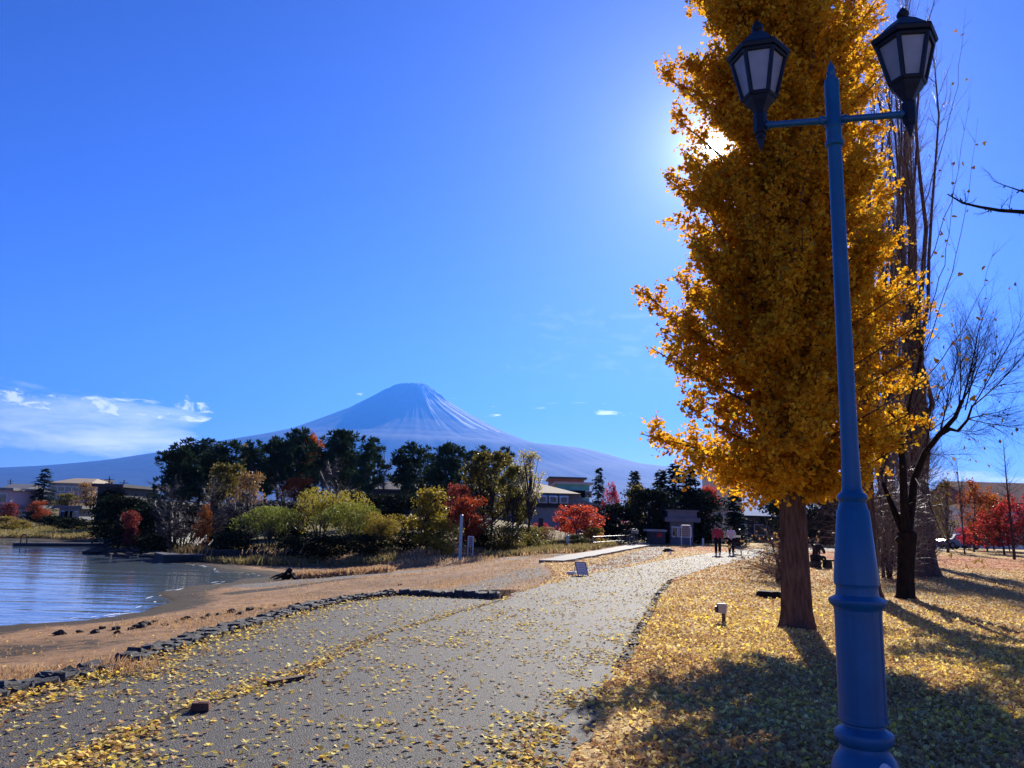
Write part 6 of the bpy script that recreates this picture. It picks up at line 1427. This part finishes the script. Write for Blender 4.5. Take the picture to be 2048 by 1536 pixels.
def person(label, loc, yaw, J0, top, bottom, hairm, h=1.0, hat=False, shoes='shoe_white'):
    root = thing('person', label, 'person', (0, 0, 0)); keys = ['pel', 'spi', 'che', 'nec', 'hea', 'top', 'shl', 'ell', 'wrl', 'shr', 'elr', 'wrr', 'hil', 'knl', 'anl', 'tol', 'hir', 'knr', 'anr', 'tor', 'nose']
    RAD = dict(pel=.125, spi=.115, che=.14, nec=.055, hea=.085, top=.075, shl=.062, ell=.043, wrl=.029, shr=.062, elr=.043, wrr=.029, hil=.088, knl=.058, anl=.04, tol=.035, hir=.088, knr=.058, anr=.04, tor=.035, nose=.018)
    EG = [('pel', 'spi'), ('spi', 'che'), ('che', 'nec'), ('nec', 'hea'), ('hea', 'top'), ('che', 'shl'), ('shl', 'ell'), ('ell', 'wrl'), ('che', 'shr'), ('shr', 'elr'), ('elr', 'wrr'), ('pel', 'hil'), ('hil', 'knl'), ('knl', 'anl'), ('anl', 'tol'), ('pel', 'hir'), ('hir', 'knr'), ('knr', 'anr'), ('anr', 'tor'), ('hea', 'nose')]
    J = [np.array(J0[k], float) for k in keys]; ix = {k: i for i, k in enumerate(keys)}; E = [(ix[a], ix[b]) for a, b in EG]; rad = [RAD[k] for k in keys]
    hand(J, E, rad, ix['wrl'], J[ix['wrl']] - J[ix['ell']], -1); hand(J, E, rad, ix['wrr'], J[ix['wrr']] - J[ix['elr']], 1)
    skin_obj('body', J, E, rad, MAT['skin'], root)
    def sub(name, ks, es, rr, mt): j = [np.array(J0[k], float) for k in ks]; m_ = {k: i for i, k in enumerate(ks)}; return skin_obj(name, j, [(m_[a], m_[b]) for a, b in es], rr, MAT[mt], root)
    J0 = dict(J0); J0['nk2'] = np.array(J0['che']) * .35 + np.array(J0['nec']) * .65; J0['hem'] = np.array(J0['pel']) + np.array([0, 0, -.06])
    sub('jacket', ['hem', 'pel', 'spi', 'che', 'nk2', 'shl', 'ell', 'wrl', 'shr', 'elr', 'wrr'], [('hem', 'pel'), ('pel', 'spi'), ('spi', 'che'), ('che', 'nk2'), ('che', 'shl'), ('shl', 'ell'), ('ell', 'wrl'), ('che', 'shr'), ('shr', 'elr'), ('elr', 'wrr')], [.165, .165, .155, .175, .075, .088, .068, .05, .088, .068, .05], top)
    sub('trousers', ['pel', 'hil', 'knl', 'anl', 'hir', 'knr', 'anr'], [('pel', 'hil'), ('hil', 'knl'), ('knl', 'anl'), ('pel', 'hir'), ('hir', 'knr'), ('knr', 'anr')], [.155, .118, .092, .075, .118, .092, .075], bottom)
    for s in 'lr':
        a = np.array(J0['an' + s], float); t = np.array(J0['to' + s], float); skin_obj('shoe', [a + (a - t) * .35 + np.array([0, 0, -.035]), a + np.array([0, 0, -.03]), t], [(0, 1), (1, 2)], [.045, .055, .042], MAT[shoes], root, 1, 1)
    hd = np.array(J0['hea'], float); tp = np.array(J0['top'], float); skin_obj('hat' if hat else 'hair', [hd + np.array([0, -.02, .035]), tp + np.array([0, -.01, .012]), hd + np.array([0, -.045, -.0])], [(0, 1), (0, 2)], [.094, .084, .075], MAT[hairm], root)
    for s in (-1, 1):
        g = Geo(); c = hd + np.array([s * .03, .083, .03]); lathe(g, c - np.array([0, 0, .008]), [(0, .002), (.004, .008), (.012, .008), (.016, .002)], 8); g.build('eye', MAT['hair'], root)
    g = Geo(); box(g, hd + np.array([0, .083, -.045]), (.04, .008, .009)); g.build('mouth', MAT['red_cloth'], root)
    root.location = loc; root.rotation_euler = (0, 0, yaw); root.scale = (h,) * 3; return root
WALK = dict(pel=(0, 0, .92), spi=(0, .01, 1.10), che=(0, .02, 1.32), nec=(0, .03, 1.47), hea=(0, .05, 1.57), top=(0, .045, 1.66), nose=(0, .145, 1.57), shl=(-.18, .02, 1.40), ell=(-.25, -.06, 1.13), wrl=(-.26, .06, .90), shr=(.18, .02, 1.40), elr=(.25, -.05, 1.13), wrr=(.25, .05, .90), hil=(-.09, 0, .88), knl=(-.10, .10, .50), anl=(-.10, .06, .09), tol=(-.11, .20, .035), hir=(.09, 0, .88), knr=(.10, .0, .49), anr=(.10, -.14, .10), tor=(.11, -.02, .035))
p = on(1436, 1111, 0); p[2] = PATHZ
person('person in a red jacket and dark trousers walking away along the path', tuple(p), R(-14), WALK, 'red_cloth', 'black_cloth', 'hair', 1.0)
PUSH = dict(WALK, ell=(-.24, .10, 1.12), wrl=(-.12, .34, 1.02), elr=(.25, .10, 1.12), wrr=(.22, .36, 1.02), hea=(-.01, .06, 1.56), knl=(-.1, .03, .49), anl=(-.1, -.12, .10), tol=(-.1, .0, .035), knr=(.1, .1, .5), anr=(.1, .08, .09), tor=(.1, .22, .035))
p = on(1463, 1110.5, 0); p[2] = PATHZ
person('person in a white jacket and green cap pushing a stroller on the path', tuple(p), R(-16), PUSH, 'white_cloth', 'black_cloth', 'hat_green', .96, True)
def stroller(px, py):
    p = on(px, py, 0); p[2] = PATHZ; root = thing('stroller', 'dark stroller pushed by the person in the white jacket', 'stroller', (0, 0, 0)); g = Geo()
    for s in (-.2, .2): tube(g, np.array([[s, -.45, 1.0], [s, .0, .5], [s, .42, .10]]), .018, 8); tube(g, np.array([[s, .05, .55], [s, -.35, .10]]), .018, 8)
    tube(g, np.array([[-.2, -.45, 1.0], [.2, -.45, 1.0]]), .02, 8); g.build('frame', MAT['metal_gray'], root); g = Geo(); V = [(-.2, -.1, .42), (.2, -.1, .42), (.2, .3, .42), (-.2, .3, .42), (-.2, -.3, .9), (.2, -.3, .9), (.2, .35, .52), (-.2, .35, .52)]; g.add(V, BOXF); g.build('seat', MAT['black_cloth'], root)
    g = Geo(); t = np.linspace(0, math.pi * .75, 8); V = [(s * .22, -.18 + .32 * math.cos(2.6 - a), .78 + .32 * math.sin(2.6 - a)) for a in t for s in (-1, 1)]; g.add(V, [[2 * i, 2 * i + 1, 2 * i + 3, 2 * i + 2] for i in range(7)]); g.build('hood', MAT['black_cloth'], root)
    for x, y in ((-.22, .42), (.22, .42), (-.22, -.35), (.22, -.35)): g = Geo(); tube(g, np.array([[x - .02, y, .1], [x + .02, y, .1]]), .1, 14); g.build('wheel', MAT['tyre'], root)
    root.location = tuple(p); root.rotation_euler = (0, 0, R(-16))
stroller(1475, 1108.5)
SIT = dict(pel=(0, 0, .42), spi=(0, .04, .60), che=(0, .12, .82), nec=(0, .18, .97), hea=(0, .24, 1.06), top=(0, .25, 1.15), nose=(0, .335, 1.04), shl=(-.18, .14, .90), ell=(-.24, .26, .68), wrl=(-.10, .45, .62), shr=(.18, .14, .90), elr=(.24, .26, .68), wrr=(.10, .46, .62), hil=(-.10, .04, .40), knl=(-.13, .44, .46), anl=(-.13, .42, .09), tol=(-.13, .56, .035), hir=(.10, .04, .40), knr=(.13, .44, .46), anr=(.13, .40, .09), tor=(.13, .54, .035))
p = gz(1632, 1137); person('person in black sitting on a low stone, half hidden by the nearest ginkgo trunk', tuple(p), R(-55), SIT, 'black_cloth', 'black_cloth', 'hair', 1.0, False, 'black_cloth')
o = bpy.data.objects.new('seat_stone', rocks[2]); COL.objects.link(o); o.location = (p[0], p[1], p[2] + .12); o.scale = (.26, .24, .36); tag(o, 'low stone seat under the person in black', 'stone')
print('objects', len(bpy.data.objects))
